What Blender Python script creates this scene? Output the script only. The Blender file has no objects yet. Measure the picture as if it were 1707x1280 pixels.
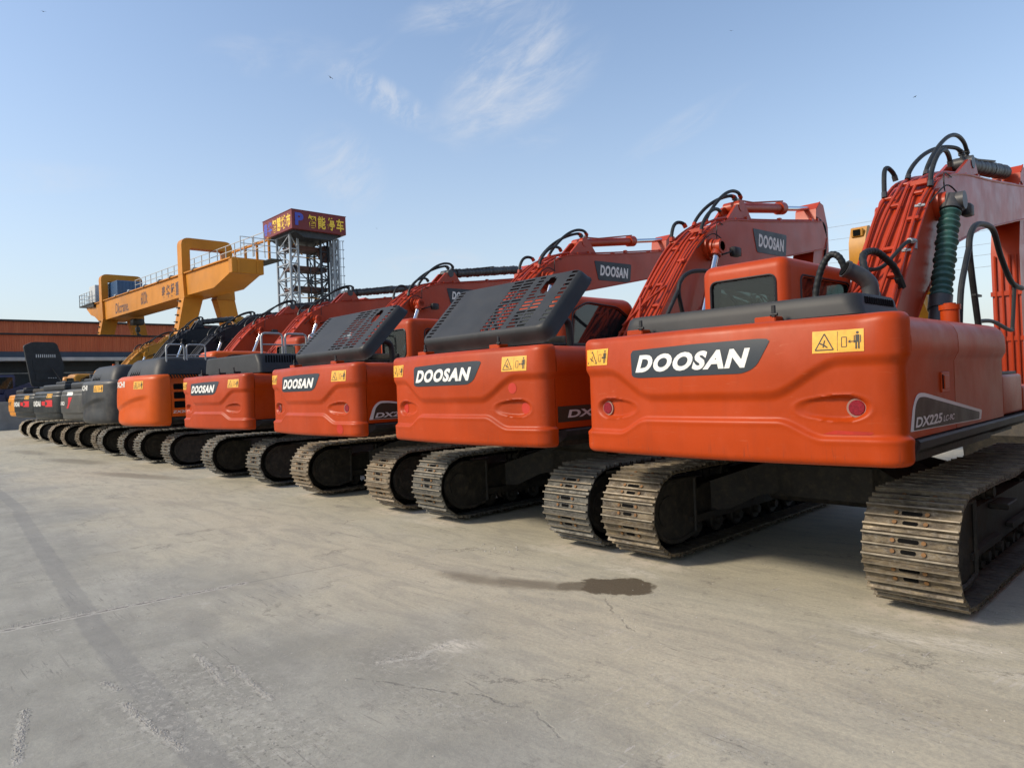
import bpy, bmesh, math, random
from mathutils import Vector, Matrix, noise as mnoise
rnd = random.Random(7)
C = bpy.context.scene.collection
scene = bpy.context.scene
R = math.radians

# ------------------------------------------------------------------ camera
W0, H0, FPX = 1707.0, 1280.0, 1146.907
AX = Vector((1073.5, -41.0, -FPX)).normalized()     # world X seen in the lens frame (right, down, forward)
AX = Vector((1073.5, -41.0, 1.0 * FPX * -1)).normalized()
AY = Vector((1223.5, -48.0, FPX)).normalized()
AX = Vector((1073.5, -41.0, -FPX)).normalized()
AX = (AX - AY * AX.dot(AY)).normalized()
AZ = AX.cross(AY).normalized()
right = Vector((AX.x, AY.x, AZ.x)); down = Vector((AX.y, AY.y, AZ.y)); fwd = Vector((AX.z, AY.z, AZ.z))
CAM = Vector((2.884, -7.382, 1.747))
cd = bpy.data.cameras.new('camera'); cam = bpy.data.objects.new('camera', cd); C.objects.link(cam)
cd.sensor_fit = 'HORIZONTAL'; cd.sensor_width = 36.0; cd.lens = 36.0 * FPX / W0
cd.clip_start = 0.05; cd.clip_end = 4000
mt = Matrix.Identity(4)
for i, v in enumerate((right, -down, -fwd)):
    mt[0][i], mt[1][i], mt[2][i] = v.x, v.y, v.z
mt.translation = CAM
cam.matrix_world = mt
scene.camera = cam
def pixdir(px, py):
    return (right * (px - W0 / 2) + down * (py - H0 / 2) + fwd * FPX).normalized()

# ------------------------------------------------------------------ light
SUN_EL, SUN_AZ = 36.0, -152.0          # azimuth measured from +Y towards +X
sd = Vector((math.sin(R(SUN_AZ)) * math.cos(R(SUN_EL)), math.cos(R(SUN_AZ)) * math.cos(R(SUN_EL)), math.sin(R(SUN_EL))))
ld = bpy.data.lights.new('sun', 'SUN'); ld.energy = 2.25; ld.angle = R(8.0); ld.color = (1.0, 0.87, 0.68)
sun = bpy.data.objects.new('sun', ld); C.objects.link(sun)
sun.rotation_euler = (-sd).to_track_quat('-Z', 'Y').to_euler()
scene.view_settings.view_transform = 'Standard'; scene.view_settings.look = 'None'
scene.view_settings.gamma = 1.0; scene.view_settings.exposure = 0.71

# ------------------------------------------------------------------ node helper
class N:
    def __init__(s, nt): s.nt = nt; s.n = nt.nodes; s.l = nt.links
    def new(s, t, **k):
        nd = s.n.new(t)
        for a, b in k.items(): setattr(nd, a, b)
        return nd
    def put(s, sock, v):
        if isinstance(v, bpy.types.NodeSocket): s.l.new(v, sock)
        elif v is not None:
            if hasattr(sock.default_value, '__len__') and not hasattr(v, '__len__'): v = (v,) * len(sock.default_value)
            if hasattr(v, '__len__') and len(sock.default_value) == 4 and len(v) == 3: v = tuple(v) + (1,)
            sock.default_value = v
    def math(s, op, a, b=None, c=None, clamp=False):
        nd = s.new('ShaderNodeMath', operation=op, use_clamp=clamp)
        s.put(nd.inputs[0], a)
        if b is not None: s.put(nd.inputs[1], b)
        if c is not None: s.put(nd.inputs[2], c)
        return nd.outputs[0]
    def vmath(s, op, a, b=None, out=0):
        nd = s.new('ShaderNodeVectorMath', operation=op)
        s.put(nd.inputs[0], a)
        if b is not None: s.put(nd.inputs[1], b)
        return nd.outputs[out]
    def mix(s, f, a, b, mode='MIX'):
        nd = s.new('ShaderNodeMix', data_type='RGBA', blend_type=mode)
        s.put(nd.inputs[0], f); s.put(nd.inputs[6], a); s.put(nd.inputs[7], b)
        return nd.outputs[2]
    def sm(s, v, a, b, lo=0.0, hi=1.0):
        nd = s.new('ShaderNodeMapRange', interpolation_type='SMOOTHSTEP')
        s.put(nd.inputs[0], v); s.put(nd.inputs[1], a); s.put(nd.inputs[2], b); s.put(nd.inputs[3], lo); s.put(nd.inputs[4], hi)
        return nd.outputs[0]
    def noise(s, vec, scale, detail=4, rough=0.55, dist=0.0, out=0):
        nd = s.new('ShaderNodeTexNoise')
        s.put(nd.inputs['Vector'], vec); s.put(nd.inputs['Scale'], scale); s.put(nd.inputs['Detail'], detail)
        s.put(nd.inputs['Roughness'], rough); s.put(nd.inputs['Distortion'], dist)
        return nd.outputs[out]
    def scale(s, vec, v):
        nd = s.new('ShaderNodeMapping'); s.put(nd.inputs['Vector'], vec); s.put(nd.inputs['Scale'], v)
        return nd.outputs[0]
    def comb(s, x, y, z=0.0):
        nd = s.new('ShaderNodeCombineXYZ'); s.put(nd.inputs[0], x); s.put(nd.inputs[1], y); s.put(nd.inputs[2], z); return nd.outputs[0]
    def sep(s, v):
        nd = s.new('ShaderNodeSeparateXYZ'); s.put(nd.inputs[0], v); return nd.outputs

# ------------------------------------------------------------------ world
w = bpy.data.worlds.new('World'); scene.world = w; w.use_nodes = True
k = N(w.node_tree); k.n.clear()
sky = k.new('ShaderNodeTexSky', sky_type='NISHITA'); sky.sun_disc = False
sky.sun_elevation = R(SUN_EL); sky.sun_rotation = R(SUN_AZ)
sky.air_density = 1.0; sky.dust_density = 1.0; sky.ozone_density = 1.0; sky.altitude = 0
tc = k.new('ShaderNodeTexCoord'); dirv = tc.outputs['Generated']
dz = k.sep(dirv)[2]
# cirrus: stretched noise gathered in a few places of the sky
def cloud(px, py, rx, ry, ang, sc, seed):
    d0 = pixdir(px, py)
    u = (right * math.cos(R(ang)) - down * math.sin(R(ang))).normalized()
    v = (right * math.sin(R(ang)) + down * math.cos(R(ang))).normalized()
    rel = k.vmath('SUBTRACT', dirv, tuple(d0))
    a = k.vmath('DOT_PRODUCT', rel, tuple(u), out=1); b = k.vmath('DOT_PRODUCT', rel, tuple(v), out=1)
    c = k.vmath('DOT_PRODUCT', dirv, tuple(d0), out=1)
    uv = k.comb(k.math('MULTIPLY', a, sc[0]), k.math('MULTIPLY', b, sc[1]), seed)
    n1 = k.noise(uv, 1.0, 7, 0.66, 0.5)
    n2 = k.noise(uv, 0.35, 2, 0.5, 0.2)
    rr = k.math('ADD', k.math('POWER', k.math('ABSOLUTE', k.math('DIVIDE', a, rx)), 2.0), k.math('POWER', k.math('ABSOLUTE', k.math('DIVIDE', b, ry)), 2.0))
    m = k.sm(rr, 1.0, 0.0)
    m = k.math('MULTIPLY', m, k.sm(c, 0.5, 0.7))
    f = k.sm(k.math('ADD', k.math('MULTIPLY', n1, 0.75), k.math('MULTIPLY', n2, 0.3)), 0.40, 0.74)
    return k.math('MULTIPLY', m, f)
cl = None
for args, st in (((845, 95, .12, .055, 34, (14, 46), 3.1), 0.58), ((865, 150, .14, .055, 24, (12, 40), 11.4), 0.55), ((840, 208, .12, .05, 6, (8, 26), 4.9), 0.50), ((640, 165, .028, .085, 66, (26, 44), 8.7), 0.75), ((590, 100, .07, .015, 28, (16, 50), 14.2), 0.3), ((575, 285, .06, .07, 46, (14, 30), 5.5), 0.6),
                 ((785, 10, .12, .025, 14, (12, 46), 1.9), 0.6), ((1140, 212, .10, .022, 26, (10, 36), 6.3), 0.3), ((1400, 390, .12, .07, 8, (7, 20), 4.4), 0.8), ((715, 442, .09, .03, 5, (9, 22), 2.6), 0.7), ((60, 295, .10, .022, 10, (9, 24), 9.4), 0.35), ((460, 90, .10, .03, 10, (8, 22), 7.7), 0.35)):
    c = k.math('MULTIPLY', cloud(*args), st * 0.82)
    cl = c if cl is None else k.math('ADD', cl, c)
cl = k.math('MINIMUM', cl, 1.0)
hz = k.math('POWER', k.math('SUBTRACT', 1.0, k.math('MAXIMUM', dz, 0.0)), 4.0)     # thin veil of dust low in the sky
veil = k.math('MULTIPLY', hz, 0.92)
skyc = k.mix(veil, sky.outputs[0], (2.80, 2.98, 3.08))
skyc = k.mix(cl, skyc, (3.35, 3.5, 3.8))
bg = k.new('ShaderNodeBackground'); k.put(bg.inputs[0], skyc); bg.inputs[1].default_value = 0.132
out = k.new('ShaderNodeOutputWorld'); k.l.new(bg.outputs[0], out.inputs[0])

# ------------------------------------------------------------------ materials
def mat(name, col, rough=0.5, metal=0.0, var=0.12, vscale=3.0, dust=0.0, dustcol=(0.30, 0.25, 0.19), bump=0.0, bscale=40, coat=0.0, streak=0.0, spec=0.5, grime=0.0):
    m = bpy.data.materials.new(name); m.use_nodes = True
    k = N(m.node_tree); b = k.n['Principled BSDF']
    tc = k.new('ShaderNodeTexCoord'); v = tc.outputs['Object']
    oi = k.new('ShaderNodeObjectInfo')
    v = k.vmath('ADD', v, k.comb(k.math('MULTIPLY', oi.outputs['Random'], 37.0), 0.0, 0.0))
    c = col
    if var:
        n = k.noise(v, vscale, 5, 0.6)
        f = k.sm(n, 0.25, 0.75)
        c = k.mix(f, tuple(x * (1 - var) for x in col), tuple(min(1, x * (1 + var)) for x in col))
    if streak:
        sv = k.scale(v, (16, 16, 0.9))
        sn = k.noise(sv, 1.0, 4, 0.6)
        c = k.mix(k.math('MULTIPLY', k.sm(sn, 0.52, 0.8), streak), c, tuple(x * 0.62 + 0.01 for x in col))
    if grime:
        ov = tc.outputs['Object']; zz = k.sep(ov)[2]
        dr = k.math('MULTIPLY', k.sm(k.noise(k.scale(v, (70, 70, 1.6)), 1.0, 3, .6), .54, .72), k.sm(k.math('ADD', zz, k.math('MULTIPLY', k.noise(k.scale(v, (9, 9, .3)), 1.0, 3), .35)), 1.46, 1.28))
        c = k.mix(k.math('MULTIPLY', dr, grime * .9), c, (.16, .035, .018))
        sp = k.sm(k.noise(v, 22, 6, .8), .64, .70)
        c = k.mix(k.math('MULTIPLY', sp, grime * .7), c, (.14, .06, .035))
        sc = k.sm(k.noise(k.scale(k.vmath('ADD', v, (3, 5, 7)), (5, 5, 55)), 1.0, 2, .5, 1.5), .70, .735)
        c = k.mix(k.math('MULTIPLY', sc, grime * .28), c, (.55, .22, .12))
        fd = k.sm(k.noise(k.scale(v, (1.5, 1.5, .7)), 1.3, 5, .7), .45, .7)
        c = k.mix(k.math('MULTIPLY', fd, .22), c, tuple(min(1, x * 1.25 + .035) for x in col))
    if dust:
        dn = k.noise(v, vscale * 2.3, 6, 0.7)
        g = k.new('ShaderNodeNewGeometry'); up = k.sep(g.outputs['Normal'])[2]
        df = k.math('MULTIPLY', k.math('ADD', k.sm(dn, 0.42, 0.75), k.math('MULTIPLY', k.math('MAXIMUM', up, 0.0), 0.8)), dust, clamp=True)
        c = k.mix(df, c, dustcol)
        k.put(b.inputs['Roughness'], k.math('ADD', k.math('MULTIPLY', df, 0.4), rough, clamp=True))
    else:
        rn = k.noise(v, vscale * 1.7, 4, 0.6)
        k.put(b.inputs['Roughness'], k.sm(rn, 0.2, 0.8, max(0.02, rough - 0.07), min(1, rough + 0.09)))
    k.put(b.inputs['Base Color'], c); b.inputs['Metallic'].default_value = metal
    b.inputs['Specular IOR Level'].default_value = spec
    if coat: b.inputs['Coat Weight'].default_value = coat; b.inputs['Coat Roughness'].default_value = 0.12
    if bump:
        bp = k.new('ShaderNodeBump'); bp.inputs['Strength'].default_value = bump; bp.inputs['Distance'].default_value = 0.01
        k.l.new(k.noise(v, bscale, 4, 0.6), bp.inputs['Height']); k.l.new(bp.outputs[0], b.inputs['Normal'])
    return m
ORA = (0.375, 0.040, 0.001)
M = {}
M['orange'] = mat('orange_paint', ORA, 0.42, var=0.12, vscale=1.3, streak=0.28, bump=0.10, bscale=9, dust=0.0, spec=0.26, grime=0.6)
M['boom_red'] = mat('boom_red_paint', (0.37, 0.036, 0.007), 0.36, var=0.14, vscale=1.2, streak=0.25, spec=.36, grime=.4)
M['orange2'] = mat('bright_orange_paint', (0.56, 0.085, 0.005), 0.38, var=0.08, vscale=1.5, streak=0.15, dust=0.0, spec=0.24)
M['grey_paint'] = mat('dark_grey_paint', (0.026, 0.028, 0.03), 0.42, var=0.15, vscale=1.6, streak=0.3, dust=0.15, spec=0.35)
M['grey2'] = mat('olive_grey_paint', (0.055, 0.055, 0.05), 0.45, var=0.15, vscale=1.6, dust=0.15, spec=0.35)
M['black_paint'] = mat('black_green_paint', (0.013, 0.017, 0.018), 0.38, var=0.15, dust=0.12, spec=0.35)
M['black_boom'] = mat('black_boom_paint', (0.008, 0.009, 0.014), 0.45, var=0.2, dust=0.03, spec=0.3)
M['yellow'] = mat('machine_yellow_paint', (0.42, 0.18, 0.012), 0.42, var=0.12, streak=0.2, spec=.3, dust=0.04)
M['yellow2'] = mat('amber_paint', (0.62, 0.235, 0.015), 0.42, var=0.1, streak=0.2, dust=0.1)
M['plastic'] = mat('black_plastic', (0.018, 0.019, 0.021), 0.5, var=0.2, vscale=2.5, dust=0.12, dustcol=(0.16, 0.15, 0.13), bump=0.15, bscale=60, spec=0.3)
M['hood_grey'] = mat('charcoal_hood_paint', (0.024, 0.026, 0.028), 0.5, var=0.2, vscale=2.2, dust=0.08, dustcol=(0.13, 0.12, 0.105), spec=0.3)
M['skirt'] = mat('black_skirt', (0.018, 0.018, 0.018), 0.5, var=0.25, vscale=3, dust=0.2, dustcol=(0.14, 0.13, 0.11), spec=0.3)
M['rubber'] = mat('hose_rubber', (0.010, 0.012, 0.013), 0.5, var=0.2, dust=0.15, dustcol=(0.1, 0.1, 0.09), spec=0.3)
M['under'] = mat('undercarriage_grime', (0.024, 0.022, 0.019), 0.55, var=0.3, vscale=5, dust=0.40, dustcol=(0.13, 0.105, 0.07), bump=0.4, bscale=30, spec=0.25)
M['chrome'] = mat('cylinder_chrome', (0.62, 0.66, 0.70), 0.16, metal=1.0, var=0.04)
M['dark_steel'] = mat('black_wrapped_steel', (0.03, 0.032, 0.035), 0.45, var=0.2, dust=0.1)
M['rail'] = mat('galvanised_rail', (0.32, 0.34, 0.35), 0.45, metal=0.3, var=0.2)
M['badge'] = mat('badge_slate', (0.024, 0.032, 0.041), 0.4, var=0.06, spec=0.3)
M['white'] = mat('white_lettering', (0.72, 0.71, 0.66), 0.5, var=0.12, vscale=25)
M['silver'] = mat('silver_lettering', (0.55, 0.54, 0.52), 0.4, var=0.04)
M['red'] = mat('red_emblem', (0.62, 0.015, 0.02), 0.4, var=0.05)
M['touchup'] = mat('red_touch_up_paint', (0.47, 0.026, 0.010), 0.35, var=0.05)
M['patch1'] = mat('faint_red_touch_up', (0.42, 0.022, 0.006), 0.42, var=0.2, vscale=9)
M['sticker'] = mat('sticker_yellow', (0.74, 0.37, 0.03), 0.4, var=0.16, vscale=22)
M['ink'] = mat('black_ink', (0.03, 0.025, 0.015), 0.5, var=0)
M['dark'] = mat('gap_shade_black', (0.004, 0.004, 0.004), 0.9, var=0, spec=.1)  # near-black for dark parts; also painted as shade inside slots and openings
M['lamp_red'] = mat('red_reflector', (0.20, 0.006, 0.016), 0.22, var=0.3, vscale=70, coat=0.2, spec=.3)
M['lamp_ring'] = mat('reflector_ring', (0.24, 0.13, 0.10), 0.4, var=0.2)
M['green_wrap'] = mat('green_tarpaulin_wrap', (0.022, 0.085, 0.075), 0.45, var=0.25, vscale=8, dust=0.2, dustcol=(0.12, 0.16, 0.14))
M['seal'] = mat('window_seal', (0.01, 0.01, 0.011), 0.5, var=0)
M['shoe'] = None; M['shoe_dirty'] = None
def shoe_mat(name, a, b, c, dirt):
    m = bpy.data.materials.new(name); m.use_nodes = True
    k = N(m.node_tree); p = k.n['Principled BSDF']
    tc = k.new('ShaderNodeTexCoord'); v = tc.outputs['Object']
    oi = k.new('ShaderNodeObjectInfo'); v = k.vmath('ADD', v, k.comb(k.math('MULTIPLY', oi.outputs['Random'], 37.0), 0.0, 0.0))
    n1 = k.sm(k.noise(v, 4.5, 7, 0.7), 0.35, 0.68)
    n2 = k.sm(k.noise(k.scale(v, (3, 14, 14)), 2.2, 6, 0.7), 0.42, 0.66)
    n3 = k.sm(k.noise(v, 30, 4, 0.6), 0.45, 0.75)
    col = k.mix(n1, a, b); col = k.mix(k.math('MULTIPLY', n2, dirt), col, c); col = k.mix(k.math('MULTIPLY', n3, 0.3), col, (0.32, 0.30, 0.26))
    k.put(p.inputs['Base Color'], col)
    k.put(p.inputs['Roughness'], k.sm(k.noise(v, 12, 4), 0.3, 0.7, 0.42, 0.8)); p.inputs['Metallic'].default_value = 0.35
    bp = k.new('ShaderNodeBump'); bp.inputs['Strength'].default_value = 0.5; bp.inputs['Distance'].default_value = 0.006
    k.l.new(k.noise(v, 55, 5, 0.7), bp.inputs['Height']); k.l.new(bp.outputs[0], p.inputs['Normal'])
    return m
M['shoe'] = shoe_mat('track_shoe_steel', (0.050, 0.038, 0.026), (0.135, 0.108, 0.074), (0.25, 0.195, 0.115), 0.6)
M['shoe_dirty'] = shoe_mat('dusty_track_shoe_steel', (0.10, 0.077, 0.052), (0.20, 0.155, 0.105), (0.34, 0.265, 0.17), 0.7)
M['shoe_grey'] = shoe_mat('grey_track_shoe_steel', (0.042, 0.040, 0.035), (0.11, 0.105, 0.09), (0.19, 0.175, 0.14), 0.5)
M['shoe_mud'] = shoe_mat('mud_caked_track_shoe', (0.30, 0.26, 0.19), (0.42, 0.37, 0.28), (0.5, 0.45, 0.36), 0.8)
M['grouser'] = mat('worn_grouser_steel', (0.27, 0.23, 0.17), 0.42, metal=0.45, var=0.35, vscale=9, dust=0.15)
M['bolt'] = mat('rusty_bolt', (0.17, 0.085, 0.03), 0.6, metal=0.3, var=0.3, vscale=20)
def glass(name, tint, rough=0.03, op=0.55):
    m = bpy.data.materials.new(name); m.use_nodes = True; k = N(m.node_tree); k.n.clear()
    t = k.new('ShaderNodeBsdfTransparent'); t.inputs[0].default_value = tint + (1,)
    g = k.new('ShaderNodeBsdfPrincipled'); g.inputs['Base Color'].default_value = (0.02, 0.025, 0.025, 1); g.inputs['Roughness'].default_value = rough
    g.inputs['Specular IOR Level'].default_value = 0.9
    mx = k.new('ShaderNodeMixShader'); mx.inputs[0].default_value = op; k.l.new(t.outputs[0], mx.inputs[1]); k.l.new(g.outputs[0], mx.inputs[2])
    o = k.new('ShaderNodeOutputMaterial'); k.l.new(mx.outputs[0], o.inputs[0]); return m
M['glass'] = glass('cab_glass', (0.70, 0.78, 0.76), op=0.35)
M['glass_dark'] = glass('tinted_cab_glass', (0.25, 0.28, 0.28), op=0.75)

# ------------------------------------------------------------------ mesh helper
class G:
    def __init__(s): s.v = []; s.f = []; s.m = []; s.cur = 0
    def mi(s, i): s.cur = i; return s
    def add(s, vs, fs, xf=None):
        o = len(s.v)
        for p in vs:
            p = Vector(p)
            if xf is not None: p = xf @ p
            s.v.append(p)
        for f in fs: s.f.append(tuple(i + o for i in f)); s.m.append(s.cur)
        return s
    def box(s, c, size, bev=0.0, seg=1, xf=None, rot=None):
        T = Matrix.Translation(c)
        if rot is not None: T = T @ rot.to_4x4()
        if xf is not None: T = xf @ T
        if bev <= 0:
            x, y, z = (d / 2 for d in size)
            vs = [(a * x, b * y, e * z) for a in (-1, 1) for b in (-1, 1) for e in (-1, 1)]
            return s.add(vs, [(0, 1, 3, 2), (4, 6, 7, 5), (0, 4, 5, 1), (2, 3, 7, 6), (0, 2, 6, 4), (1, 5, 7, 3)], T)
        bm = bmesh.new(); bmesh.ops.create_cube(bm, size=1.0)
        for q in bm.verts: q.co = Vector((q.co.x * size[0], q.co.y * size[1], q.co.z * size[2]))
        bmesh.ops.bevel(bm, geom=bm.edges[:], offset=bev, segments=seg, profile=0.5, affect='EDGES')
        bm.verts.index_update()
        s.add([q.co.copy() for q in bm.verts], [[q.index for q in f.verts] for f in bm.faces], T); bm.free(); return s
    def prism(s, poly, a, b, axis='x', xf=None):
        # poly in the plane across the axis: x -> (y,z), y -> (x,z), z -> (x,y)
        def P(p, t): return (t, p[0], p[1]) if axis == 'x' else ((p[0], t, p[1]) if axis == 'y' else (p[0], p[1], t))
        n = len(poly); vs = [P(p, a) for p in poly] + [P(p, b) for p in poly]
        ar = sum(poly[i][0] * poly[(i + 1) % n][1] - poly[(i + 1) % n][0] * poly[i][1] for i in range(n))
        fs = [tuple(range(n)), tuple(range(2 * n - 1, n - 1, -1))] + [(i, i + n, (i + 1) % n + n, (i + 1) % n) for i in range(n)]
        flip = (ar > 0) ^ (axis == 'y')
        if (a < b) != True: flip = not flip
        if flip: fs = [tuple(reversed(f)) for f in fs]
        return s.add(vs, fs, xf)
    def tube(s, pts, r, n=10, close=False, caps=True, smooth=0, rf=None):
        P = [Vector(p) for p in pts]
        if smooth: P = spline(P, smooth, close)
        L = len(P); T = []
        for i in range(L):
            a = P[(i - 1) % L] if (close or i > 0) else P[i]; b = P[(i + 1) % L] if (close or i < L - 1) else P[i]
            T.append((b - a).normalized())
        up = Vector((0, 0, 1)) if abs(T[0].z) < 0.9 else Vector((1, 0, 0))
        u = T[0].cross(up).normalized(); vs = []; fs = []
        for i in range(L):
            u = (u - T[i] * u.dot(T[i])).normalized(); w_ = T[i].cross(u)
            rr = r if rf is None else rf(i / (L - 1), i) * r
            for j in range(n):
                a = 2 * math.pi * j / n; vs.append(P[i] + (u * math.cos(a) + w_ * math.sin(a)) * rr)
        for i in range(L if close else L - 1):
            for j in range(n):
                i2 = (i + 1) % L
                fs.append((i * n + j, i * n + (j + 1) % n, i2 * n + (j + 1) % n, i2 * n + j))
        if caps and not close: fs += [tuple(reversed(range(n))), tuple(range((L - 1) * n, L * n))]
        return s.add(vs, fs)
    def cyl(s, a, b, r, r2=None, n=20):
        a = Vector(a); b = Vector(b); r2 = r if r2 is None else r2
        d = (b - a).normalized(); up = Vector((0, 0, 1)) if abs(d.z) < 0.9 else Vector((1, 0, 0))
        u = d.cross(up).normalized(); w_ = d.cross(u)
        vs = [a + (u * math.cos(2 * math.pi * j / n) + w_ * math.sin(2 * math.pi * j / n)) * r for j in range(n)]
        vs += [b + (u * math.cos(2 * math.pi * j / n) + w_ * math.sin(2 * math.pi * j / n)) * r2 for j in range(n)]
        fs = [(j, (j + 1) % n, (j + 1) % n + n, j + n) for j in range(n)] + [tuple(reversed(range(n))), tuple(range(n, 2 * n))]
        return s.add(vs, fs)
    def bar(s, a, b, wd, ht=None):   # square bar between two points
        a = Vector(a); b = Vector(b); d = (b - a); L = d.length; ht = ht or wd
        q = d.to_track_quat('X', 'Z').to_matrix()
        return s.box((a + b) / 2, (L, wd, ht), rot=q)
    def mesh(s, name, mats, ang=35):
        me = bpy.data.meshes.new(name); me.from_pydata([tuple(p) for p in s.v], [], s.f)
        for m_ in mats: me.materials.append(m_)
        me.polygons.foreach_set('material_index', s.m)
        bm = bmesh.new(); bm.from_mesh(me); bmesh.ops.recalc_face_normals(bm, faces=bm.faces[:]) ; bm.to_mesh(me); bm.free()
        if ang: me.shade_smooth(); me.set_sharp_from_angle(angle=R(ang))
        me.update(); return me
def spline(P, n, close=False):
    L = len(P); outp = []
    rng = range(L) if close else range(L - 1)
    for i in rng:
        if close: p0, p1, p2, p3 = P[(i - 1) % L], P[i], P[(i + 1) % L], P[(i + 2) % L]
        else: p0, p1, p2, p3 = P[max(i - 1, 0)], P[i], P[i + 1], P[min(i + 2, L - 1)]
        for j in range(n):
            t = j / n
            outp.append(0.5 * ((2 * p1) + (p2 - p0) * t + (2 * p0 - 5 * p1 + 4 * p2 - p3) * t * t + (3 * p1 - p0 - 3 * p2 + p3) * t ** 3))
    if not close: outp.append(P[-1])
    return outp
def link(name, me, parent=None, **props):
    o = bpy.data.objects.new(name, me); C.objects.link(o)
    if parent is not None: o.parent = parent
    for a, b in props.items(): o[a] = b
    return o
def obj(name, g, mats, parent=None, ang=35, **props):
    if not isinstance(mats, (list, tuple)): mats = [mats]
    return link(name, g.mesh(name, mats, ang), parent, **props)
def thing(name, label, cat, loc=(0, 0, 0), group=None):
    o = bpy.data.objects.new(name, None); C.objects.link(o); o.location = loc; o.empty_display_size = 0.2
    o['label'] = label; o['category'] = cat
    if group: o['group'] = group
    return o
def ss(x, a, b):
    t = max(0.0, min(1.0, (x - a) / (b - a))); return t * t * (3 - 2 * t)
def bake(o):   # turn an object with modifiers into a plain mesh
    dg = bpy.context.evaluated_depsgraph_get(); dg.update()
    me = bpy.data.meshes.new_from_object(o.evaluated_get(dg)); return me
def text_mesh(body, size, bold=0.0, shear=0.0, sx=1.0, spacing=1.0):
    """letters as flat faces: list of verts (x,y) and faces"""
    cu = bpy.data.curves.new('t', 'FONT'); cu.body = body; cu.size = size; cu.offset = bold; cu.shear = shear; cu.space_character = spacing
    cu.fill_mode = 'FRONT'; cu.resolution_u = 4; cu.align_x = 'LEFT'
    o = bpy.data.objects.new('t', cu); C.objects.link(o)
    bpy.context.view_layer.update()
    me = bake(o); vs = [(p.co.x * sx, p.co.y) for p in me.vertices]; fs = [tuple(f.vertices) for f in me.polygons]
    bpy.data.objects.remove(o); bpy.data.curves.remove(cu); bpy.data.meshes.remove(me)
    return vs, fs
def fit_text(body, x0, x1, z0, z1, bold=0.0, slant=0.0, spacing=1.0):
    vs, fs = text_mesh(body, 1.0, bold, 0.0, 1.0, spacing)
    ax, bx = min(p[0] for p in vs), max(p[0] for p in vs); ay, by = min(p[1] for p in vs), max(p[1] for p in vs)
    sl = slant * (z1 - z0); ww = (x1 - x0) - sl
    return [(x0 + (p[0] - ax) / (bx - ax) * ww + sl * (p[1] - ay) / (by - ay), z0 + (p[1] - ay) / (by - ay) * (z1 - z0)) for p in vs], fs
def grid_sheet(g, xs, ys, fn, hole):
    nx, ny = len(xs), len(ys); vs = [fn(x, y) for y in ys for x in xs]
    fs = [(j * nx + i, j * nx + i + 1, (j + 1) * nx + i + 1, (j + 1) * nx + i) for j in range(ny - 1) for i in range(nx - 1)
          if not hole((xs[i] + xs[i + 1]) / 2, (ys[j] + ys[j + 1]) / 2)]
    g.add(vs, fs)
def round_poly(pts, r, n=5):
    """round the corners of a 2-d polygon; r a number or a list"""
    o = []; L = len(pts)
    for i in range(L):
        p = Vector(pts[i]); a = Vector(pts[i - 1]); b = Vector(pts[(i + 1) % L]); rr = r[i] if isinstance(r, (list, tuple)) else r
        if rr <= 0: o.append(tuple(p)); continue
        d1 = (a - p); d2 = (b - p); t = min(rr, d1.length * 0.49, d2.length * 0.49)
        q1 = p + d1.normalized() * t; q2 = p + d2.normalized() * t
        for j in range(n + 1):
            u = j / n; o.append(tuple(q1 * (1 - u) ** 2 + p * 2 * u * (1 - u) + q2 * u * u))
    return o

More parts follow.
